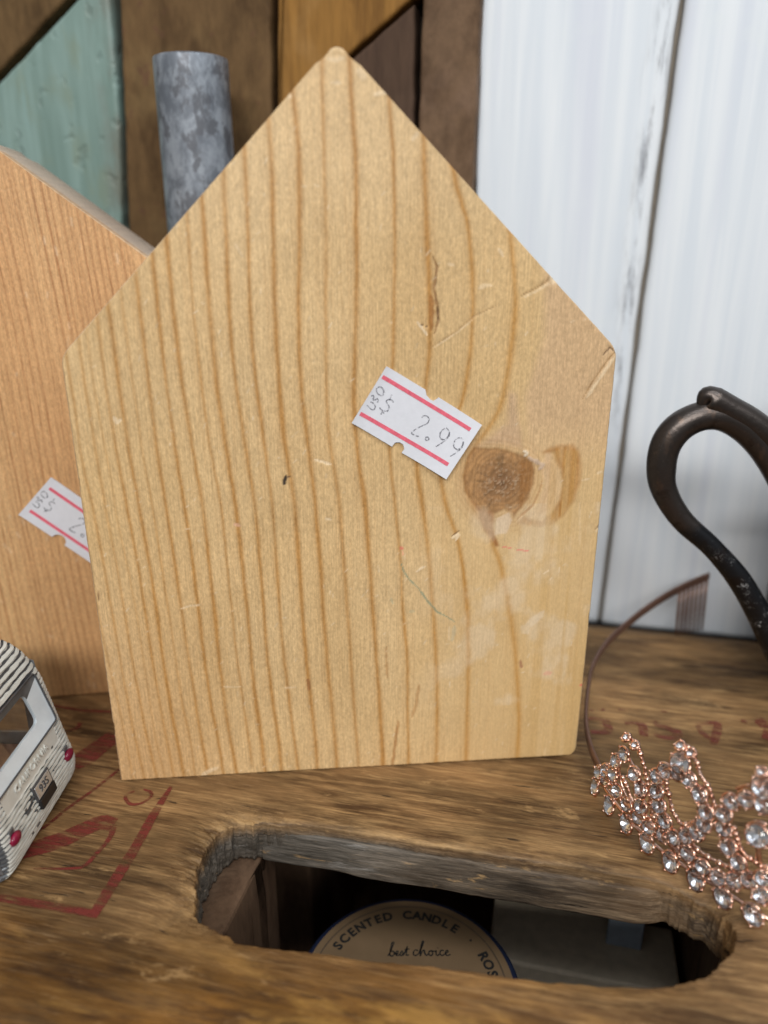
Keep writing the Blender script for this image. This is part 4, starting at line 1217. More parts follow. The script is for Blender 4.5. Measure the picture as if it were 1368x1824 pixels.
    for k in range(K - 1):
        a, b = I[k], I[k + 1]
        F += np.stack([a, np.roll(a, -1), np.roll(b, -1), b], 1).tolist()
    a, b = I[K - 1], I[0]
    F += np.stack([a, np.roll(a, -1), np.roll(b, -1), b], 1).tolist()
    me = bpy.data.meshes.new('slotted_board')
    me.from_pydata(VV.tolist(), [], F)
    me.materials.append(M['crate'])
    me.polygons.foreach_set('use_smooth', [True] * (len(F) - n) + [False] * n)
    me.update()
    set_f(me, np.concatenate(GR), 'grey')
    set_f(me, np.concatenate(VA), 'varnish')
    set_f(me, np.concatenate(GO), 'gold')
    o = link_mesh('slotted_board', me, crate)
    return o


board = crate_top()

# loose splinter ledge left in the far side of the slot (the lower ply, a bit wider than the hole above)
bm = bmesh.new()
add_box(bm, -.0738, .0415, .1592, .172, -.0158, -.0040, .0007)
bmesh.ops.subdivide_edges(bm, edges=[e for e in bm.edges if e.calc_length() > .02], cuts=60, use_grid_fill=True)
for v_ in bm.verts:
    x_, y_, z_ = v_.co
    f_ = max(0, (x_ - .028) / .0135)
    if y_ < .165:
        v_.co.y += .0032 + .0018 * (x_ + .074) / .115 + f_ ** 2 * .0035 + (float(N1.fbm(x_ * 140, z_ * 500, 3)) - .5) * .0011
    if z_ < -.010:
        v_.co.z += (float(N2.fbm(x_ * 60, y_ * 100, 3)) - .5) * .0012 + f_ ** 2 * .002
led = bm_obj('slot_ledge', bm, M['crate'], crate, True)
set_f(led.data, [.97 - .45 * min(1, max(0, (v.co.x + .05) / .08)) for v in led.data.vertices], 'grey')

# crate sides below
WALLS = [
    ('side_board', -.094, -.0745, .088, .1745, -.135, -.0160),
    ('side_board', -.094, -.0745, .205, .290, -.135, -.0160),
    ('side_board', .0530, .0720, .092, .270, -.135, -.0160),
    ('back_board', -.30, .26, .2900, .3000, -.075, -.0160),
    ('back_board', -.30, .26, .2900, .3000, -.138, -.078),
    ('front_light_blocker', -.30, .26, .078, .088, -.138, -.066),  # unseen board added to keep light out of the crate
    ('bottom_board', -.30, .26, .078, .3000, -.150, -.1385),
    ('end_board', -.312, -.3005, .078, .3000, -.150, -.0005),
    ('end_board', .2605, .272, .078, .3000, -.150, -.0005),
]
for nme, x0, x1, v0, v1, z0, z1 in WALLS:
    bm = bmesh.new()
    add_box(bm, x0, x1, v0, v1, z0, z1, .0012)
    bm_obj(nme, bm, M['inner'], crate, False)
# curved inner cheeks seen at both ends of the slot
for sx, x0 in ((1, -.0742), (-1, .0527)):
    bm = bmesh.new()
    pr = []
    for k in range(13):
        t = k / 12
        pr.append((x0 - sx * .010 * (1 - math.sin(t * math.pi / 2)), .120 + .046 * t))
    loops = []
    for z_ in (-.0162, -.030, -.05, -.0745):
        loops.append([bm.verts.new((p[0] + (.0007 * math.sin(p[1] * 900) if z_ < -.02 else 0), p[1], z_)) for p in pr])
    for a_, b_ in zip(loops[:-1], loops[1:]):
        for i in range(12):
            bm.faces.new((a_[i], a_[i + 1], b_[i + 1], b_[i]))
    r_ = bmesh.ops.solidify(bm, geom=bm.faces[:], thickness=.003 * sx)
    bmesh.ops.recalc_face_normals(bm, faces=bm.faces)
    bm_obj('inner_cheek', bm, M['inner'] if sx > 0 else M['inner_lit'], crate, True)  # right cheek takes the lightened copy in place of real light

# stencil marks
for i, (wid, pts) in enumerate(RED):
    wm = [q * .001 * (1.45 if q > 2.9 else 1.2) for q in wid]
    vs, fs = ribbon(pts, wm, 14, .05)
    V = [(a, b, float(top_h(a, b)) + .00022) for a, b in vs]
    mesh_obj('red_stencil_mark', V, fs, M['red'] if i < 10 else M['red2'], crate, True)

# ------------------------------------------------------------------ shelf under the crate, black strip standing in for the dark gap behind
bm = bmesh.new()
add_box(bm, -1.2, 1.2, -.05, .60, -.175, -.1505)
o = bm_obj('shelf', bm, M['shelf'])
o.rotation_euler = (0, 0, C_YAW)
tag(o, 'dark laminate shop shelf under the crate', None, None, 'structure')
bm = bmesh.new()
add_box(bm, -.8, .8, .3035, .345, -.150, -.0045, .0006)
o = bm_obj('dark_gap_strip', bm, M['black'])
o.rotation_euler = (0, 0, C_YAW)
tag(o, 'added black strip standing in for the dark gap behind the crate under the white boards', 'gap strip')

# ------------------------------------------------------------------ white board panel
wp = empty('whitewashed_panel', (0, 0, 0), C_YAW,
           'whitewashed plank panel with a dark smudged seam standing behind at the right', 'wall panel')


def white_plank(xa, xb, tilt_l, tilt_r, z0=-.0035, z1=.42, v=.310, t=.0026, seed=0):
    nx, nz = 90, 200
    zz = np.linspace(z0, z1, nz)
    u = np.linspace(0, 1, nx)
    nn = Noise2(seed + 300)
    wl = (nn.fbm(zz * 60, zz * 0, 3) - .5) * .0009
    wr = (nn.fbm(zz * 60, zz * 0 + 5, 3) - .5) * .0009
    XL = xa + tilt_l * zz + wl
    XR = xb + tilt_r * zz + wr
    X = XL[:, None] + (XR - XL)[:, None] * u[None]
    Z = np.repeat(zz[:, None], nx, 1)
    dl = X - XL[:, None]
    dr = XR[:, None] - X
    Y = v + (.0010 * np.exp(-dl / .0010) if seed else 0) + .0010 * np.exp(-dr / .0010) + (nn.fbm(X * 60, Z * 6, 3) - .5) * .0006
    sm = np.exp(-((dr - .004) / .0034) ** 2) * sstep(.05, .12, Z) * (1 - sstep(.20, .235, Z) * .5) if seed == 0 else X * 0
    ed = np.exp(-dr / .0007) + (np.exp(-dl / .0007) if seed else 0)
    I = np.arange(nx * nz).reshape(nz, nx)
    V = np.stack([X.ravel(), Y.ravel(), Z.ravel()], 1)
    F = np.stack([I[:-1, :-1].ravel(), I[:-1, 1:].ravel(), I[1:, 1:].ravel(), I[1:, :-1].ravel()], 1).tolist()
    loop = np.array(list(I[0, :]) + list(I[1:, -1]) + list(I[-1, -2::-1]) + list(I[-2:0:-1, 0]))
    B = V[loop].copy()
    B[:, 1] = v + t
    base = len(V)
    V = np.concatenate([V, B])
    q = np.arange(base, base + len(loop))
    F += np.stack([q, np.roll(q, -1), np.roll(loop, -1), loop], 1).tolist()
    F.append(q[::-1].tolist())
    me = bpy.data.meshes.new('plank')
    me.from_pydata(V.tolist(), [], F)
    me.materials.append(M['white'])
    me.polygons.foreach_set('use_smooth', [True] * (len(F) - len(loop) - 1) + [False] * (len(loop) + 1))
    me.update()
    z_ = np.zeros(len(loop))
    set_f(me, np.concatenate([sm.ravel(), z_]), 'smudge')
    set_f(me, np.concatenate([np.clip(ed, 0, 1).ravel(), z_ + 1]), 'edge')
    return link_mesh('plank', me, wp)


white_plank(-.0363, .0235, 0, .022, seed=0)
white_plank(.0247, .0905, .022, .0, seed=1)
white_plank(.0920, .160, 0, 0, seed=2)
white_plank(.1615, .235, 0, 0, seed=3)
bm = bmesh.new()
add_box(bm, -.0355, .234, .3127, .325, -.0035, .42)
bm_obj('backing_board', bm, M['seam'], wp)

# ------------------------------------------------------------------ patchwork wood panel
pp = empty('patchwork_wood_panel', (0, 0, 0), C_YAW,
           'patchwork panel of brown, teal and ochre wood pieces with dark joints behind the blocks', 'wall panel')


def patch(pts, mat, v=.3015, t=.012, seed=0):
    """one wood piece: rounded-edge polygon (e1, z), real thickness"""
    n = len(pts)
    P = np.array(pts, float)
    # insert points along the edges and jitter them
    Q = []
    r = random.Random(seed)
    for i in range(n):
        a, b = P[i], P[(i + 1) % n]
        m = max(2, int(np.linalg.norm(b - a) / .004))
        for k in range(m):
            Q.append(a + (b - a) * k / m)
    Q = np.array(Q)
    c = P.mean(0)
    bm = bmesh.new()
    rings = []
    tq = np.roll(Q, -1, 0) - np.roll(Q, 1, 0)
    nq = np.stack([tq[:, 1], -tq[:, 0]], 1)
    nq /= np.linalg.norm(nq, axis=1)[:, None] + 1e-9
    if np.sum(Q[:, 0] * np.roll(Q[:, 1], -1) - np.roll(Q[:, 0], -1) * Q[:, 1]) < 0:
        nq = -nq
    jit = np.array([r.uniform(-.0002, .0002) for _ in Q])
    for ins, y in ((.0014, v), (.0007, v + .00018), (.0002, v + .0007), (.0, v + .0018), (0, v + t)):
        W = Q - nq * (ins + jit[:, None])
        rings.append([bm.verts.new((p[0], y, p[1])) for p in W])
    m = len(Q)
    bm.faces.new(rings[0])
    bm.faces.new(rings[-1][::-1])
    for a, b in zip(rings[:-1], rings[1:]):
        for i in range(m):
            bm.faces.new((a[i], a[(i + 1) % m], b[(i + 1) % m], b[i]))
    bmesh.ops.recalc_face_normals(bm, faces=bm.faces)
    return bm_obj('wood_piece', bm, mat, pp)


ZT = .33
patch([(-.2800, .1800), (-.2265, .2142), (-.1775, .2477), (-.1700, ZT), (-.3300, ZT), (-.3300, .1490)], M['tan'], seed=1)
patch([(-.3300, .1452), (-.2800, .1765), (-.2237, .2128), (-.1741, .2466), (-.1742, .2363), (-.1752, .1991), (-.1792, .1584), (-.1860, .0)
       , (-.3300, .0)], M['teal'], seed=2)
patch([(-.1700, .2361), (-.1763, .1584), (-.1830, .0), (-.1160, .0), (-.1126, .1973), (-.1111, .2329), (-.1090, ZT), (-.1672, ZT)], M['tan2'], seed=3)
patch([(-.1098, .2009), (-.1086, .2328), (-.1065, ZT), (-.0560, ZT), (-.0560, .2350), (-.0610, .2297), (-.0820, .2152), (-.1100, .1955)], M['orange'], seed=4)
patch([(-.1102, .1925), (-.0812, .2138), (-.0590, .2290), (-.0588, .1957), (-.0610, .0), (-.1140, .0)], M['dark'], seed=5)
patch([(-.0550, ZT), (-.0562, .2299), (-.0570, .1939), (-.0590, .0), (-.0385, .0), (-.0366, .1751), (-.0362, .2288), (-.0355, ZT)], M['saw'], seed=6)
bm = bmesh.new()
add_box(bm, -.332, -.0372, .3138, .325, 0, ZT + .002)
bm_obj('backing_board', bm, M['gapdark'], pp)

# ------------------------------------------------------------------ galvanised tube
tb = empty('metal_tube', (-.0658, .2985, 0), 0, 'upright grey galvanised metal tube standing behind the two house blocks', 'tube')
bm = bmesh.new()
R0 = .01262
prof = [(R0 - .0013, .001), (R0 - .0002, .0), (R0, .0006)]
for k in range(1, 40):
    prof.append((R0, .0006 + k * .00524))
prof += [(R0, .2102), (R0 - .0002, .2107), (R0 - .0007, .2109), (R0 - .0012, .2107), (R0 - .0014, .2100), (R0 - .0014, .001)]
rg = lathe(bm, prof, 64)
for v_ in bm.verts:
    n_ = float(N1.fbm(math.atan2(v_.co.y, v_.co.x) * 2, v_.co.z * 60, 3)) - .5
    v_.co.x *= 1 + n_ * .012
    v_.co.y *= 1 + n_ * .012
bmesh.ops.recalc_face_normals(bm, faces=bm.faces)
bm_obj('tube_wall', bm, M['galv'], tb, True)
bm = bmesh.new()
r0_ = lathe(bm, [(R0 - .0013, .2068), (R0 - .0015, .2072), (0.0004, .2072)], 48)
bm.faces.new(r0_[-1])
bmesh.ops.recalc_face_normals(bm, faces=bm.faces)
bm_obj('end_plug', bm, M['galv'], tb, True)

# ------------------------------------------------------------------ tarnished jug with looped handle
jug = empty('tarnished_metal_jug', (0, 0, 0), 0,
            'tarnished dark metal jug at the right edge with a looped handle, black lower down', 'jug')
JX, JY = .164, .236
bm = bmesh.new()
pr = [(.0005, .0004), (.020, .0004), (.0205, .002), (.018, .004), (.015, .007), (.017, .011), (.024, .017), (.0288, .026), (.0300, .036),
      (.0285, .047), (.0245, .058), (.0200, .069), (.0178, .080), (.0178, .090), (.0200, .101), (.0235, .110), (.0240, .112), (.0225, .1122),
      (.0185, .101), (.0162, .090), (.0162, .080), (.0185, .069), (.023, .058), (.027, .047), (.0282, .036), (.027, .026), (.022, .017), (.0005, .010)]
lathe(bm, [tuple(p) for p in catmull(pr, 3)], 64, cx=JX, cy=JY)
bmesh.ops.recalc_face_normals(bm, faces=bm.faces)
bm_obj('body', bm, M['bronze'], jug, True)
hp = [np.array([*p, HRAD[i] * .225 / 1370]) for i, p in enumerate(HANDLE)]
hp = [np.array([.142, .233, .0135, .0040])] + hp + [np.array([.142, .231, .062, .0040]), np.array([.150, .234, .058, .0036])]
hq = catmull(hp, 7)
bm = bmesh.new()
tube(bm, [q[:3] for q in hq], [q[3] * (1 + .008 * math.sin(i * .5)) for i, q in enumerate(hq)], 22, flat=.92, up=(0, 1, 0))
bm_obj('handle', bm, M['bronze'], jug, True)
spp = catmull([np.array(STRAND[0]) + np.array([-.0012, .0, -.0058])] + [np.array(p) for p in STRAND] + [np.array([.1400, .229, .0790]), np.array([.150, .234, .078])], 7)
ns = len(spp)
sr = []
for i in range(ns):
    t = i / (ns - 1)
    sr.append(.0008 + .0033 * min(1, t * 5))
bm = bmesh.new()
tube(bm, [Vector(p) + Vector((0, -.0004, -.0012)) for p in spp], sr, 18, flat=.95, up=(0, 1, 0))
bm_obj('thumb_scroll', bm, M['bronze'], jug, True)

# ------------------------------------------------------------------ rose gold rhinestone tiara
tiara = empty('rhinestone_tiara', (0, 0, 0), 0,
              'rose gold tiara set with clear rhinestones, resting on the crate beside the slot', 'tiara')
MC = np.array([.101, .1305])
MD = np.array([.5, .8660254])
MN = np.array([.8660254, -.5])


def mirror(p):
    q = np.array(p[:2]) - MC
    a, b = q @ MD, q @ MN
    w = MC + MD * a - MN * b
    return np.array([w[0], w[1], p[2]])


BC = [np.array([.0645, .205])] + [np.array(b) for b in TBASE] + [MC, ]
BCs = np.array(catmull(BC, 6))


def out_normal(p):
    """outward horizontal normal of the tiara curve near p (left half)"""
    d = np.hypot(BCs[:, 0] - p[0], BCs[:, 1] - p[1])
    i = int(np.clip(np.argmin(d), 1, len(BCs) - 2))
    t = BCs[i + 1] - BCs[i - 1]
    n = np.array([t[1], -t[0]])
    n /= np.linalg.norm(n)
    c = np.array([.125, .20])
    if (c - p[:2]) @ n > 0:
        n = -n
    return n


def gem_meshes(r, elong=1.0, seg=8):
    """faceted crystal with foil cup behind; local +Z looks out of the setting"""
    bm = bmesh.new()
    rings = []
    for rr, z, off in ((.50, .42, 0), (.80, .28, .5), (1.0, .06, 0), (1.0, 0, 0), (.0, -.0, 0)):
        if rr == 0:
            continue
        rings.append([bm.verts.new((r * rr * math.cos(2 * math.pi * (k + off) / seg),
                                    r * elong * rr * math.sin(2 * math.pi * (k + off) / seg), r * z)) for k in range(seg)])
    bm.faces.new(rings[0])
    for a, b, half in ((rings[0], rings[1], True), (rings[1], rings[2], False)):
        for k in range(seg):
            k2 = (k + 1) % seg
            if half:
                bm.faces.new((a[k], b[k], a[k2]))
                bm.faces.new((b[k], b[k2], a[k2]))
            else:
                bm.faces.new((a[k], b[k], b[k2]))
                bm.faces.new((a[k], b[k2], a[k2]))
    for k in range(seg):
        bm.faces.new((rings[2][k], rings[3][k], rings[3][(k + 1) % seg], rings[2][(k + 1) % seg]))
    tip = bm.verts.new((0, 0, -.62 * r))
    mid = [bm.verts.new((r * .55 * math.cos(2 * math.pi * (k + .5) / seg), r * elong * .55 * math.sin(2 * math.pi * (k + .5) / seg), -.30 * r))
           for k in range(seg)]
    for k in range(seg):
        k2 = (k + 1) % seg
        bm.faces.new((rings[3][k], mid[k], rings[3][k2]))
        bm.faces.new((mid[k], mid[k2], rings[3][k2]))
        bm.faces.new((mid[k], tip, mid[k2]))
    bmesh.ops.recalc_face_normals(bm, faces=bm.faces)
    g = bpy.data.meshes.new('rhinestone')
    bm.to_mesh(g)
    bm.free()
    g.materials.append(M['gem'])
    # foil
    bm = bmesh.new()
    o = [bm.verts.new((r * 1.04 * math.cos(2 * math.pi * k / seg), r * 1.04 * elong * math.sin(2 * math.pi * k / seg), -.02 * r)) for k in range(seg)]
    m_ = [bm.verts.new((r * .60 * math.cos(2 * math.pi * (k + .5) / seg), r * .60 * elong * math.sin(2 * math.pi * (k + .5) / seg), -.36 * r)) for k in range(seg)]
    t_ = bm.verts.new((0, 0, -.70 * r))
    for k in range(seg):
        k2 = (k + 1) % seg
        bm.faces.new((o[k], o[k2], m_[k]))
        bm.faces.new((m_[k], o[k2], m_[k2]))
        bm.faces.new((m_[k], m_[k2], t_))
    f = bpy.data.meshes.new('foil_back')
    bm.normal_update()
    bm.to_mesh(f)
    bm.free()
    f.materials.append(M['foil'])
    return g, f


GM = {'m': gem_meshes(.00195, 1.0), 'b': gem_meshes(.00205, 1.34), 'r': gem_meshes(.0026, 1.0, 10), 's': gem_meshes(.0012, 1.0, 6)}
frame = bmesh.new()
beads = bmesh.new()


def ico(bm, p, r):
    bmesh.ops.create_icosphere(bm, subdivisions=1, radius=r, matrix=Matrix.Translation(Vector(p)) @ Matrix.Rotation(random.uniform(0, 3), 4, 'Z'))


def set_stone(p, kind, n2, spin=0.0, tilt=0.0):
    n3 = Vector((n2[0], n2[1], .18 + tilt)).normalized()
    q = n3.to_track_quat('Z', 'Y')
    mat = q.to_matrix().to_4x4() @ Matrix.Rotation(spin, 4, 'Z')
    pos = Vector(p) + Vector((n2[0], n2[1], 0)) * .0011
    g, f = GM[kind]
    r = {'m': .00195, 'b': .00205, 'r': .0026, 's': .0012}[kind]
    el = 1.34 if kind == 'b' else 1.0
    so = link_mesh('rhinestone', g, tiara)
    so.matrix_local = Matrix.Translation(pos) @ mat
    fo = link_mesh('foil_back', f, so)
    # claws and cup
    for k in range(4):
        a = math.pi / 4 + k * math.pi / 2
        c = Vector((r * 1.06 * math.cos(a), r * 1.06 * el * math.sin(a), .0001))
        w = Matrix.Translation(pos) @ mat
        ico(beads, w @ (c + Vector((0, 0, .16 * r))), .00046)
        tube(frame, [w @ (c + Vector((0, 0, .1 * r))), w @ (Vector((c.x * .6, c.y * .6, -.7 * r)))], .00022, 5)
    w = Matrix.Translation(pos) @ mat
    ringp = [w @ Vector((r * 1.03 * math.cos(2 * math.pi * k / 12), r * el * 1.03 * math.sin(2 * math.pi * k / 12), -.12 * r)) for k in range(13)]
    tube(frame, ringp, .00044, 6)


def both(fn, p):
    n = out_normal(np.array(p))
    fn(np.array(p), n)
    m = mirror(p)
    nm = np.array([n @ MD, n @ MN])
    n2 = MD * nm[0] - MN * nm[1]
    fn(m, n2)


for p in TBIG:
    sp_ = random.uniform(-.5, .5)
    both(lambda a, n: set_stone(a, 'b', n, .5 + sp_ * .4, .05), p)
for p in TMED:
    sp_ = random.uniform(0, 6)
    ti = random.uniform(-.12, .22)
    both(lambda a, n: set_stone(a, 'm', n, sp_, ti), p)
for p in TROUND:
    both(lambda a, n: set_stone(a, 'r', n, .3, .1), p)
# small stones seen edge-on at the tips
for p in TCUP:
    def cup(a, n):
        nn = n * .35 + np.array([-.2, .1])
        set_stone(a, 's', nn / np.linalg.norm(nn), random.uniform(0, 3), .9)
    both(cup, p)
for r_, bead, pts in TWIRE:
    for mir in (False, True):
        q = [mirror(p) if mir else np.array(p) for p in pts]
        cq = catmull(q, 5)
        tube(frame, cq, r_ * .0011, 7, jit=.2)
        if bead:
            P = np.array(cq)
            L = np.concatenate([[0], np.cumsum(np.linalg.norm(np.diff(P, axis=0), axis=1))])
            n_ = int(L[-1] / .0013)
            for k in range(n_ + 1):
                s_ = L[-1] * k / max(n_, 1)
                c_ = [np.interp(s_, L, P[:, j]) for j in range(3)]
                ico(beads, (c_[0] + random.uniform(-.0002, .0002), c_[1] - .0002, c_[2] + random.uniform(-.0001, .0004)), random.choice((.0004, .0006, .0008, .001)))
bm_obj('wire_frame', frame, M['rose'], tiara, True)
tag(bm_obj('beading', beads, M['rose'], tiara, True), kind='stuff')
# headband and end combs
TB = [np.array(p) for p in TBAND]
for mir in (False, True):
    q = [mirror(p) if mir else p for p in TB]
    cq = catmull(q, 6)
    bm = bmesh.new()
    rings = []
    for i, p in enumerate(cq):
        t = cq[min(i + 1, len(cq) - 1)] - cq[max(i - 1, 0)]
        t = Vector(t).normalized()
        up_ = Vector((0, 0, 1))
        sd_ = t.cross(up_).normalized()
        hw = .0019
        prr = []
        for k in range(10):
            a = 2 * math.pi * k / 10
            prr.append(bm.verts.new(Vector(p) + up_ * math.cos(a) * hw + sd_ * math.sin(a) * .0007))
        rings.append(prr)
    for a_, b_ in zip(rings[:-1], rings[1:]):
        for k in range(10):
            bm.faces.new((a_[k], a_[(k + 1) % 10], b_[(k + 1) % 10], b_[k]))
    bm.faces.new(rings[0])
    bm.faces.new(rings[-1][::-1])
    bmesh.ops.recalc_face_normals(bm, faces=bm.faces)
    bm_obj('headband', bm, M['band'], tiara, True)
    # comb: teeth hang from the last centimetre and a half of the band
    P = np.array(cq)
    L = np.concatenate([[0], np.cumsum(np.linalg.norm(np.diff(P, axis=0), axis=1))])
    cm = None
    for k in range(7):
        s_ = .0006 + k * .00215
        c_ = np.array([np.interp(s_, L, P[:, j]) for j in range(3)])
        bm = bmesh.new()
        lo_ = c_ + np.array([0.0006, -.0012, 0])
        tube(bm, [c_, (c_ + lo_) / 2 + np.array([0, 0, -c_[2] * .45]), np.array([lo_[0], lo_[1], .0050])], [.00062, .0006, .0004], 8)
        bm_obj('comb_tooth', bm, M['band'], tiara, True)

# ------------------------------------------------------------------ toy camper van
van = empty('toy_camper_van', (-.0937, .1495, 0), math.radians(-1.2),
            'small ribbed cream metal toy camper van with red tail lights at the left edge', 'toy van')
VW = .0435


def rear_profile():
    """(x, z) along the back, from the lower edge up over the rounded roof; x = 0 is the tail"""
    return [(-.0030, .0012), (-.0008, .0030), (.0, .0055), (.0002, .0092), (-.0016, .0172), (-.0032, .0245), (-.0046, .0310), (-.0058, .0358),
            (-.0078, .0400), (-.0105, .0436), (-.0140, .0460), (-.0190, .0472)]


RP = np.array(catmull(rear_profile(), 24))
RL = np.concatenate([[0], np.cumsum(np.hypot(*np.diff(RP, axis=0).T))])


def prof_at(s):
    return np.array([np.interp(s, RL, RP[:, 0]), np.interp(s, RL, RP[:, 1])])


def s_at_z(z):
    return float(np.interp(z, RP[:, 1], RL))


def prof_n(s):
    a, b = prof_at(s - .0004), prof_at(s + .0004)
    t = (b - a) / np.linalg.norm(b - a)
    return np.array([t[1], -t[0]])


S_W0, S_W1 = s_at_z(.0225), s_at_z(.0382)      # window surround
S_I0, S_I1 = s_at_z(.0258), s_at_z(.0357)      # glass opening
YO0, YO1, YI0, YI1 = .0040, .0398, .0096, .0344
ny = 120
ribs = []
s = 0.0
pitch = .00148
V, F, MI = [], [], []
rows = []
smax = RL[-1]
s = .0002
while s < smax - .001:
    z_ = prof_at(s)[1]
    p_ = .00185 if z_ > .035 else .00128
    rows += [(s, 0), (s + p_ * .18, 1), (s + p_ * .60, 1), (s + p_ * .68, 0)]
    s += p_
rows.append((smax, 0))
vn_ = Noise2(900)
grid = []
for i, (s_, lv) in enumerate(rows):
    base = prof_at(s_)
    nn = prof_n(s_)
    row = []
    for j in range(ny + 1):
        y = VW * j / ny
        # corners curl round into the sides
        e = min(y, VW - y)
        curl = -.0022 * math.exp(-e / .0011) if e < .006 else 0
        wob = (float(vn_(y * 600, i * 3.7)) - .5) * .00036
        ss = s_ + wob
        b2 = prof_at(ss)
        h = (.00050 if lv else -.0001) + (float(vn_(y * 500 + 40, i * 2.1)) - .5) * .00010
        # plain fields: light lettering strip
        zc = b2[1]
        if .0172 < zc < .0217 and .006 < y < .0375:
            h = .00030
        row.append((b2[0] + nn[0] * h + curl, y, b2[1] + nn[1] * h))
    grid.append(row)
V = [p for r_ in grid for p in r_]
W1 = ny + 1
for i in range(len(rows) - 1):
    for j in range(ny):
        sm = (rows[i][0] + rows[i + 1][0]) / 2
        y = VW * (j + .5) / ny
        # slanting window surround: narrower at the top
        tt = (sm - S_W0) / (S_W1 - S_W0)
        if 0 < tt < 1.0 and YO0 + .0008 * tt < y < YO1 - .0008 * tt:
            continue
        F.append((i * W1 + j, i * W1 + j + 1, (i + 1) * W1 + j + 1, (i + 1) * W1 + j))
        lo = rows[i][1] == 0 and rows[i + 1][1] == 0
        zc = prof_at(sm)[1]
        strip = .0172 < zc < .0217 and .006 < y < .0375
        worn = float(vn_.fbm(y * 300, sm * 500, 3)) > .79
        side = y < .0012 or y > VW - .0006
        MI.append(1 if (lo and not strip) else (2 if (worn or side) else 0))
o = mesh_obj('ribbed_rear', V, F, None, van, False, [M['van_white'], M['van_dark'], M['van_grey']], MI)

# window surround: outer edge on the body, inner edge set inwards
outer = [(YO0, S_W0), (YO1, S_W0), (YO1 - .0008, S_W1), (YO0 + .0008, S_W1)]
inner = [(YI0, S_I0), (YI1, S_I0), (YI1 - .0012, S_I1), (YI0 + .0012, S_I1)]


def pt(y, s_, inn):
    b = prof_at(s_)
    nn = prof_n(s_)
    return (b[0] - nn[0] * inn, y, b[1] - nn[1] * inn)


def corner_path(c, rad, inn, m=5):
    out = []
    n = len(c)
    for i in range(n):
        a = np.array(c[i - 1])
        b = np.array(c[i])
        d = np.array(c[(i + 1) % n])
        u = (a - b) / np.linalg.norm(a - b)
        v = (d - b) / np.linalg.norm(d - b)
        for k in range(m + 1):
            t = k / m
            q = (1 - t) ** 2 * (b + u * rad) + 2 * t * (1 - t) * b + t * t * (b + v * rad)
            out.append(pt(q[0], q[1], inn))
    return out


lo_ = corner_path(outer, .0012, -.0006)
l1_ = corner_path(outer, .0014, -.0003)
l2_ = corner_path([(a * .9 + b * .1, c * .9 + d * .1) for (a, c), (b, d) in zip(outer, inner)], .0015, -.0001)
l3_ = corner_path(inner, .0022, .0012)
l4_ = corner_path(inner, .0022, .0022)
bm = bmesh.new()
rr_ = [[bm.verts.new(p) for p in l] for l in (l1_, l2_, l3_, l4_)]
m_ = len(lo_)
for a_, b_ in zip(rr_[:-1], rr_[1:]):
    for i in range(m_):
        f = bm.faces.new((a_[i], a_[(i + 1) % m_], b_[(i + 1) % m_], b_[i]))
        y_ = sum(v.co.y for v in f.verts) / 4
        z_ = sum(v.co.z for v in f.verts) / 4
        f.material_index = 1 if (z_ > .0352) else 0
bmesh.ops.recalc_face_normals(bm, faces=bm.faces)
bm_obj('window_frame', bm, None, van, False, [M['van_frame'], M['van_grey']])
# dark gasket lines
bm = bmesh.new()
tube(bm, lo_ + [lo_[0]], .00028, 6)
bm_obj('window_gasket', bm, M['van_dark'], van, True)
# glass pane
pc = corner_path(inner, .0022, .0016)
bm = bmesh.new()
bm.faces.new([bm.verts.new(p) for p in pc])
bm_obj('window', bm, M['glass'], van)

# sides, roof, front: 2 mm walls with real openings
def side_panel(y, sgn):
    """side wall with three windows, in x (0..-.085) and z"""
    xs = [-.0840, -.0780, -.0560, -.0525, -.0330, -.0300, -.0120, -.0075]
    bm = bmesh.new()
    zs = [.0045, .0165, .0345, .0405]
    for i in range(len(xs) - 1):
        for k in range(3):
            if k == 1 and i in (1, 3, 5):
                continue
            x0, x1, z0, z1 = xs[i], xs[i + 1], zs[k], zs[k + 1]
            vs = [bm.verts.new((a, y, b)) for a, b in ((x0, z0), (x1, z0), (x1, z1), (x0, z1))]
            bm.faces.new(vs)
    # tail strip following the rear profile
    cols = [(-.0075, z) for z in (.0045, .0165, .0345, .0405)]
    tail = [(float(np.interp(z, RP[:, 1], RP[:, 0])) - .0012, z) for z in (.0045, .0165, .0345, .0405)]
    for k in range(3):
        vs = [bm.verts.new((a, y, b)) for a, b in (cols[k], tail[k], tail[k + 1], cols[k + 1])]
        bm.faces.new(vs)
    bmesh.ops.remove_doubles(bm, verts=bm.verts, dist=.00001)
    bmesh.ops.recalc_face_normals(bm, faces=bm.faces)
    bmesh.ops.solidify(bm, geom=bm.faces[:], thickness=.0009)
    bmesh.ops.recalc_face_normals(bm, faces=bm.faces)
    return bm


for y, sg in ((.0009, -1), (VW - .0009, 1)):
    bm_obj('side_panel', side_panel(y, sg), M['van_grey'], van)
    for x0, x1 in ((-.0780, -.0560), (-.0525, -.0330), (-.0300, -.0120)):
        bm = bmesh.new()
        vs = [bm.verts.new(p) for p in ((x0, y, .0165), (x1, y, .0165), (x1, y, .0345), (x0, y, .0345))]
        bm.faces.new(vs)
        bm_obj('window', bm, M['glass'], van)
bm = bmesh.new()
RF = [(-.0190, .0472), (-.030, .0476), (-.050, .0476), (-.068, .0470), (-.076, .0440), (-.0800, .0385), (-.0850, .0200), (-.0865, .0120), (-.0855, .0045)]
RF = catmull(RF, 5)
lo2 = []
for x_, z_ in RF:
    row = []
    for j in range(13):
        t = j / 12
        y = VW * t
        e = min(t, 1 - t)
        row.append(bm.verts.new((x_, y, z_ - .0055 * max(0, 1 - e / .12) ** 2 * (1 if z_ > .042 else .0))))
    lo2.append(row)
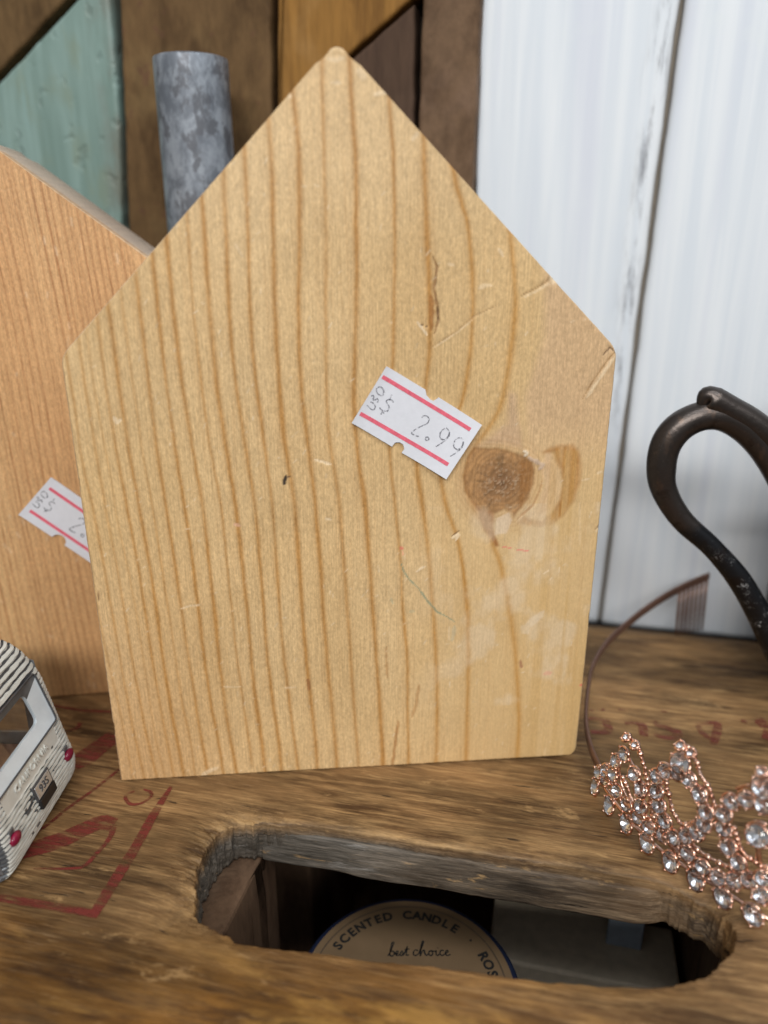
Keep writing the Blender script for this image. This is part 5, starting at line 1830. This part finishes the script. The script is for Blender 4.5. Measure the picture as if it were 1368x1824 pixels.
for i, (a_, b_) in enumerate(zip(lo2[:-1], lo2[1:])):
    for j in range(12):
        z_ = a_[j].co.z
        if .024 < z_ < .038 and 1 < j < 10 and a_[j].co.x < -.078:
            continue
        bm.faces.new((a_[j], a_[j + 1], b_[j + 1], b_[j]))
bmesh.ops.solidify(bm, geom=bm.faces[:], thickness=.0008)
bmesh.ops.recalc_face_normals(bm, faces=bm.faces)
bm_obj('roof_and_nose', bm, M['van_white'], van, True)
bm = bmesh.new()
add_box(bm, -.084, -.0035, .0012, VW - .0012, .0030, .0048, .0004)
bm_obj('chassis', bm, M['van_grey'], van)
bm = bmesh.new()
add_box(bm, -.080, -.0120, .0020, VW - .0020, .0050, .0130, .001)
bm_obj('seats', bm, M['van_in'], van)
for x_ in (-.018, -.066):
    for y_ in (.0030, VW - .0030):
        bm = bmesh.new()
        R_ = .0062
        bmesh.ops.create_cone(bm, cap_ends=True, segments=28, radius1=R_, radius2=R_, depth=.0045,
                              matrix=Matrix.Translation((x_, y_ - math.copysign(.0005, y_ - .02), R_)) @ Matrix.Rotation(math.pi / 2, 4, 'X'))
        bmesh.ops.bevel(bm, geom=[e for e in bm.edges if e.is_boundary or len(e.link_faces) == 2 and e.calc_face_angle(0) > 1], offset=.0006, segments=2, affect='EDGES')
        bm_obj('wheel', bm, M['rubber'], van, False)


def on_rear(y, z, out):
    s_ = s_at_z(z)
    b = prof_at(s_)
    nn = prof_n(s_)
    return Vector((b[0] + nn[0] * out, y, b[1] + nn[1] * out))


for y_ in (.0052, .0383):
    z_ = .0112
    bm = bmesh.new()
    bmesh.ops.create_icosphere(bm, subdivisions=2, radius=1)
    for v_ in bm.verts:
        v_.co = Vector((v_.co.x * .0012, v_.co.y * .0024, v_.co.z * .0019))
    bmesh.ops.transform(bm, matrix=Matrix.Translation(on_rear(y_, z_, .0005)) @ Matrix.Rotation(.2, 4, 'Y'), verts=bm.verts)
    lamp = bm_obj('tail_light', bm, M['ruby'], van, True)
    bm = bmesh.new()
    p = on_rear(y_ - .0003, z_ + .0024, .0003)
    add_box(bm, p.x - .0005, p.x + .0004, p.y - .0011, p.y + .0011, p.z - .0008, p.z + .0007, .0002)
    bm_obj('lamp_bracket', bm, M['van_grey'], lamp)


def slab_on_rear(name, y0, y1, z0, z1, out0, out1, mat, parent=van, bevel=.00015):
    bm = bmesh.new()
    vs = []
    for o_ in (out0, out1):
        for (y, z) in ((y0, z0), (y1, z0), (y1, z1), (y0, z1)):
            vs.append(bm.verts.new(on_rear(y, z, o_)))
    for f in ((3, 2, 1, 0), (4, 5, 6, 7), (0, 1, 5, 4), (1, 2, 6, 5), (2, 3, 7, 6), (3, 0, 4, 7)):
        bm.faces.new([vs[i] for i in f])
    bmesh.ops.recalc_face_normals(bm, faces=bm.faces)
    if bevel:
        bmesh.ops.bevel(bm, geom=bm.edges[:], offset=bevel, segments=1, affect='EDGES')
    return bm_obj(name, bm, mat, parent)


pf = slab_on_rear('plate_frame', .0178, .0272, .0112, .0158, .0002, .0009, M['van_dark'])
pl = slab_on_rear('number_plate', .0184, .0266, .0117, .0153, .0008, .0011, M['plate'])
slab_on_rear('bumper_block', .0182, .0268, .0088, .0115, .0002, .0014, M['rubber'])


def text_mesh(body, size, extrude, shear=0.0, bold=0.0):
    cu = bpy.data.curves.new('t', 'FONT')
    cu.body = body
    cu.size = size
    cu.extrude = extrude
    cu.offset = bold
    cu.shear = shear
    cu.resolution_u = 3
    cu.align_x = 'CENTER'
    cu.align_y = 'CENTER'
    ob = bpy.data.objects.new('t', cu)
    COL.objects.link(ob)
    dg = bpy.context.evaluated_depsgraph_get()
    me = bpy.data.meshes.new_from_object(ob.evaluated_get(dg))
    bpy.data.objects.remove(ob)
    bpy.data.curves.remove(cu)
    return me


def text_on_rear(name, body, size, yc, zc, out, mat, parent, stretch=1.0, depth=.0001):
    me = text_mesh(body, size, depth)
    for v in me.vertices:
        a, b, c = v.co
        v.co = on_rear(yc + a * stretch, zc + b, out + c)
    me.materials.clear()
    me.materials.append(mat)
    me.name = name
    return link_mesh(name, me, parent)


text_on_rear('raised_lettering', 'CALIFORNIA', .0030, .0218, .0196, .00045, M['van_white'], van, 1.12, .00022)
text_on_rear('plate_characters', '93S', .0030, .0225, .0135, .0012, M['van_dark'], pl, 1.1, .00008)

# ------------------------------------------------------------------ inside the crate, seen through the slot
cx_, cy_ = .0070, .1622
LZ = -.0505
can = empty('scented_candle_tin', (cx_, cy_, -.1383), 0, 'round candle tin with kraft SCENTED CANDLE label inside the crate under the slot', 'candle')
bm = bmesh.new()
hh = LZ + .1383
r_ = lathe(bm, [(.0005, 0), (.0308, 0), (.0318, .001), (.0318, hh - .014), (.0326, hh - .0138), (.0328, hh - .001), (.0320, hh - .0002), (.0312, hh - .0004), (.0005, hh - .0004)], 96)
bmesh.ops.recalc_face_normals(bm, faces=bm.faces)
bm_obj('tin', bm, M['navy'], can, True)
bm = bmesh.new()
r_ = lathe(bm, [(.0311, hh - .0003), (.0310, hh), (.0002, hh)], 96)
bmesh.ops.recalc_face_normals(bm, faces=bm.faces)
lab = bm_obj('paper_label', bm, M['kraft'], can)
bm = bmesh.new()
for R_, wd in ((.0287, .00022), (.0199, .0002)):
    if R_ < .02:
        continue
    pr = [(R_ - wd, hh + .00012), (R_ + wd, hh + .00012)]
    lathe(bm, pr, 96)
bm_obj('ring_line', bm, M['labelline'], lab)
txt = 'SCENTED CANDLE \u00b7 ROSE \u00b7 SOY WAX \u00b7'
vv, ff = [], []
for i, ch in enumerate(txt):
    if ch == ' ':
        continue
    a = math.radians(90 - (-56.2 + 7.15 * i)) + math.radians(0)
    me = text_mesh(ch, .0042, 0, bold=.00016)
    o_ = len(vv)
    rr = .0253
    for v in me.vertices:
        x, y = v.co.x * 1.0, v.co.y
        rx_, ry_ = math.cos(a - math.pi / 2), math.sin(a - math.pi / 2)
        px_ = math.cos(a) * (rr + y) + rx_ * x
        py_ = math.sin(a) * (rr + y) + ry_ * x
        vv.append((px_, py_, hh + .00012))
    for p in me.polygons:
        ff.append(tuple(o_ + k for k in p.vertices))
    bpy.data.meshes.remove(me)
mesh_obj('label_lettering', vv, ff, M['labelink'], lab)
# handwritten words, traced as pen strokes (b e s t   c h o i c e)
scr = [
    [(0, 0), (.5, 1.0), (1.1, 2.6), (1.3, 3.3), (.9, 3.2), (.6, 1.6), (.4, .3), (.9, .0), (1.4, .6), (1.1, 1.2), (.8, 1.0)],
    [(1.3, .7), (1.8, .4), (2.2, .9), (2.0, 1.2), (1.7, .8), (1.9, .1), (2.5, .3)],
    [(2.5, .3), (3.0, 1.2), (3.2, .7), (3.0, .1), (2.6, .2)],
    [(3.2, .2), (3.8, 1.2), (4.2, 2.3), (4.0, 1.0), (3.9, .2), (4.5, .3)],
    [(3.6, 1.5), (4.7, 1.7)],
    [(6.4, 1.2), (6.0, 1.5), (5.5, 1.0), (5.5, .3), (6.0, .1), (6.6, .6)],
    [(6.6, .6), (7.3, 2.2), (7.8, 3.5), (7.5, 3.5), (7.1, 1.8), (6.9, .0), (7.3, 1.0), (7.8, 1.4), (7.9, .6), (8.2, .1), (8.6, .5)],
    [(9.3, 1.3), (8.8, 1.0), (8.8, .3), (9.3, .1), (9.6, .8), (9.3, 1.3), (10.0, 1.1), (10.4, 1.3)],
    [(10.4, 1.3), (10.3, .4), (10.6, .1), (11.0, .5)],
    [(10.7, 1.9), (10.8, 2.0)],
    [(12.0, 1.2), (11.6, 1.4), (11.2, 1.0), (11.2, .4), (11.6, .1), (12.2, .5)],
    [(12.2, .5), (12.8, .9), (12.9, 1.2), (12.6, 1.3), (12.3, .7), (12.6, .1), (13.4, .4)],
]
ribbon_obj('label_script', [[(a * .00142 - .0058, b * .00142 + .0106) for a, b in s_] for s_ in scr], .00040,
           lambda a, b: (a, b, hh + .00012), M['labelink'], lab, 5, .3)

bm = bmesh.new()
add_box(bm, -.0088, .0505, .1865, .2115, -.1383, -.0640, .001)
o = bm_obj('card_box', bm, M['cream'])
o.rotation_euler = (0, 0, C_YAW)
tag(o, 'flat cream card box inside the crate to the right of the candle', 'box')
bm = bmesh.new()
add_box(bm, .0285, .0395, .2000, .2020, -.0639, -.043, .0004)
o = bm_obj('card_tag', bm, M['bluecard'])
o.rotation_euler = (0, 0, C_YAW)
tag(o, 'small pale blue card standing on the cream box inside the crate', 'card')
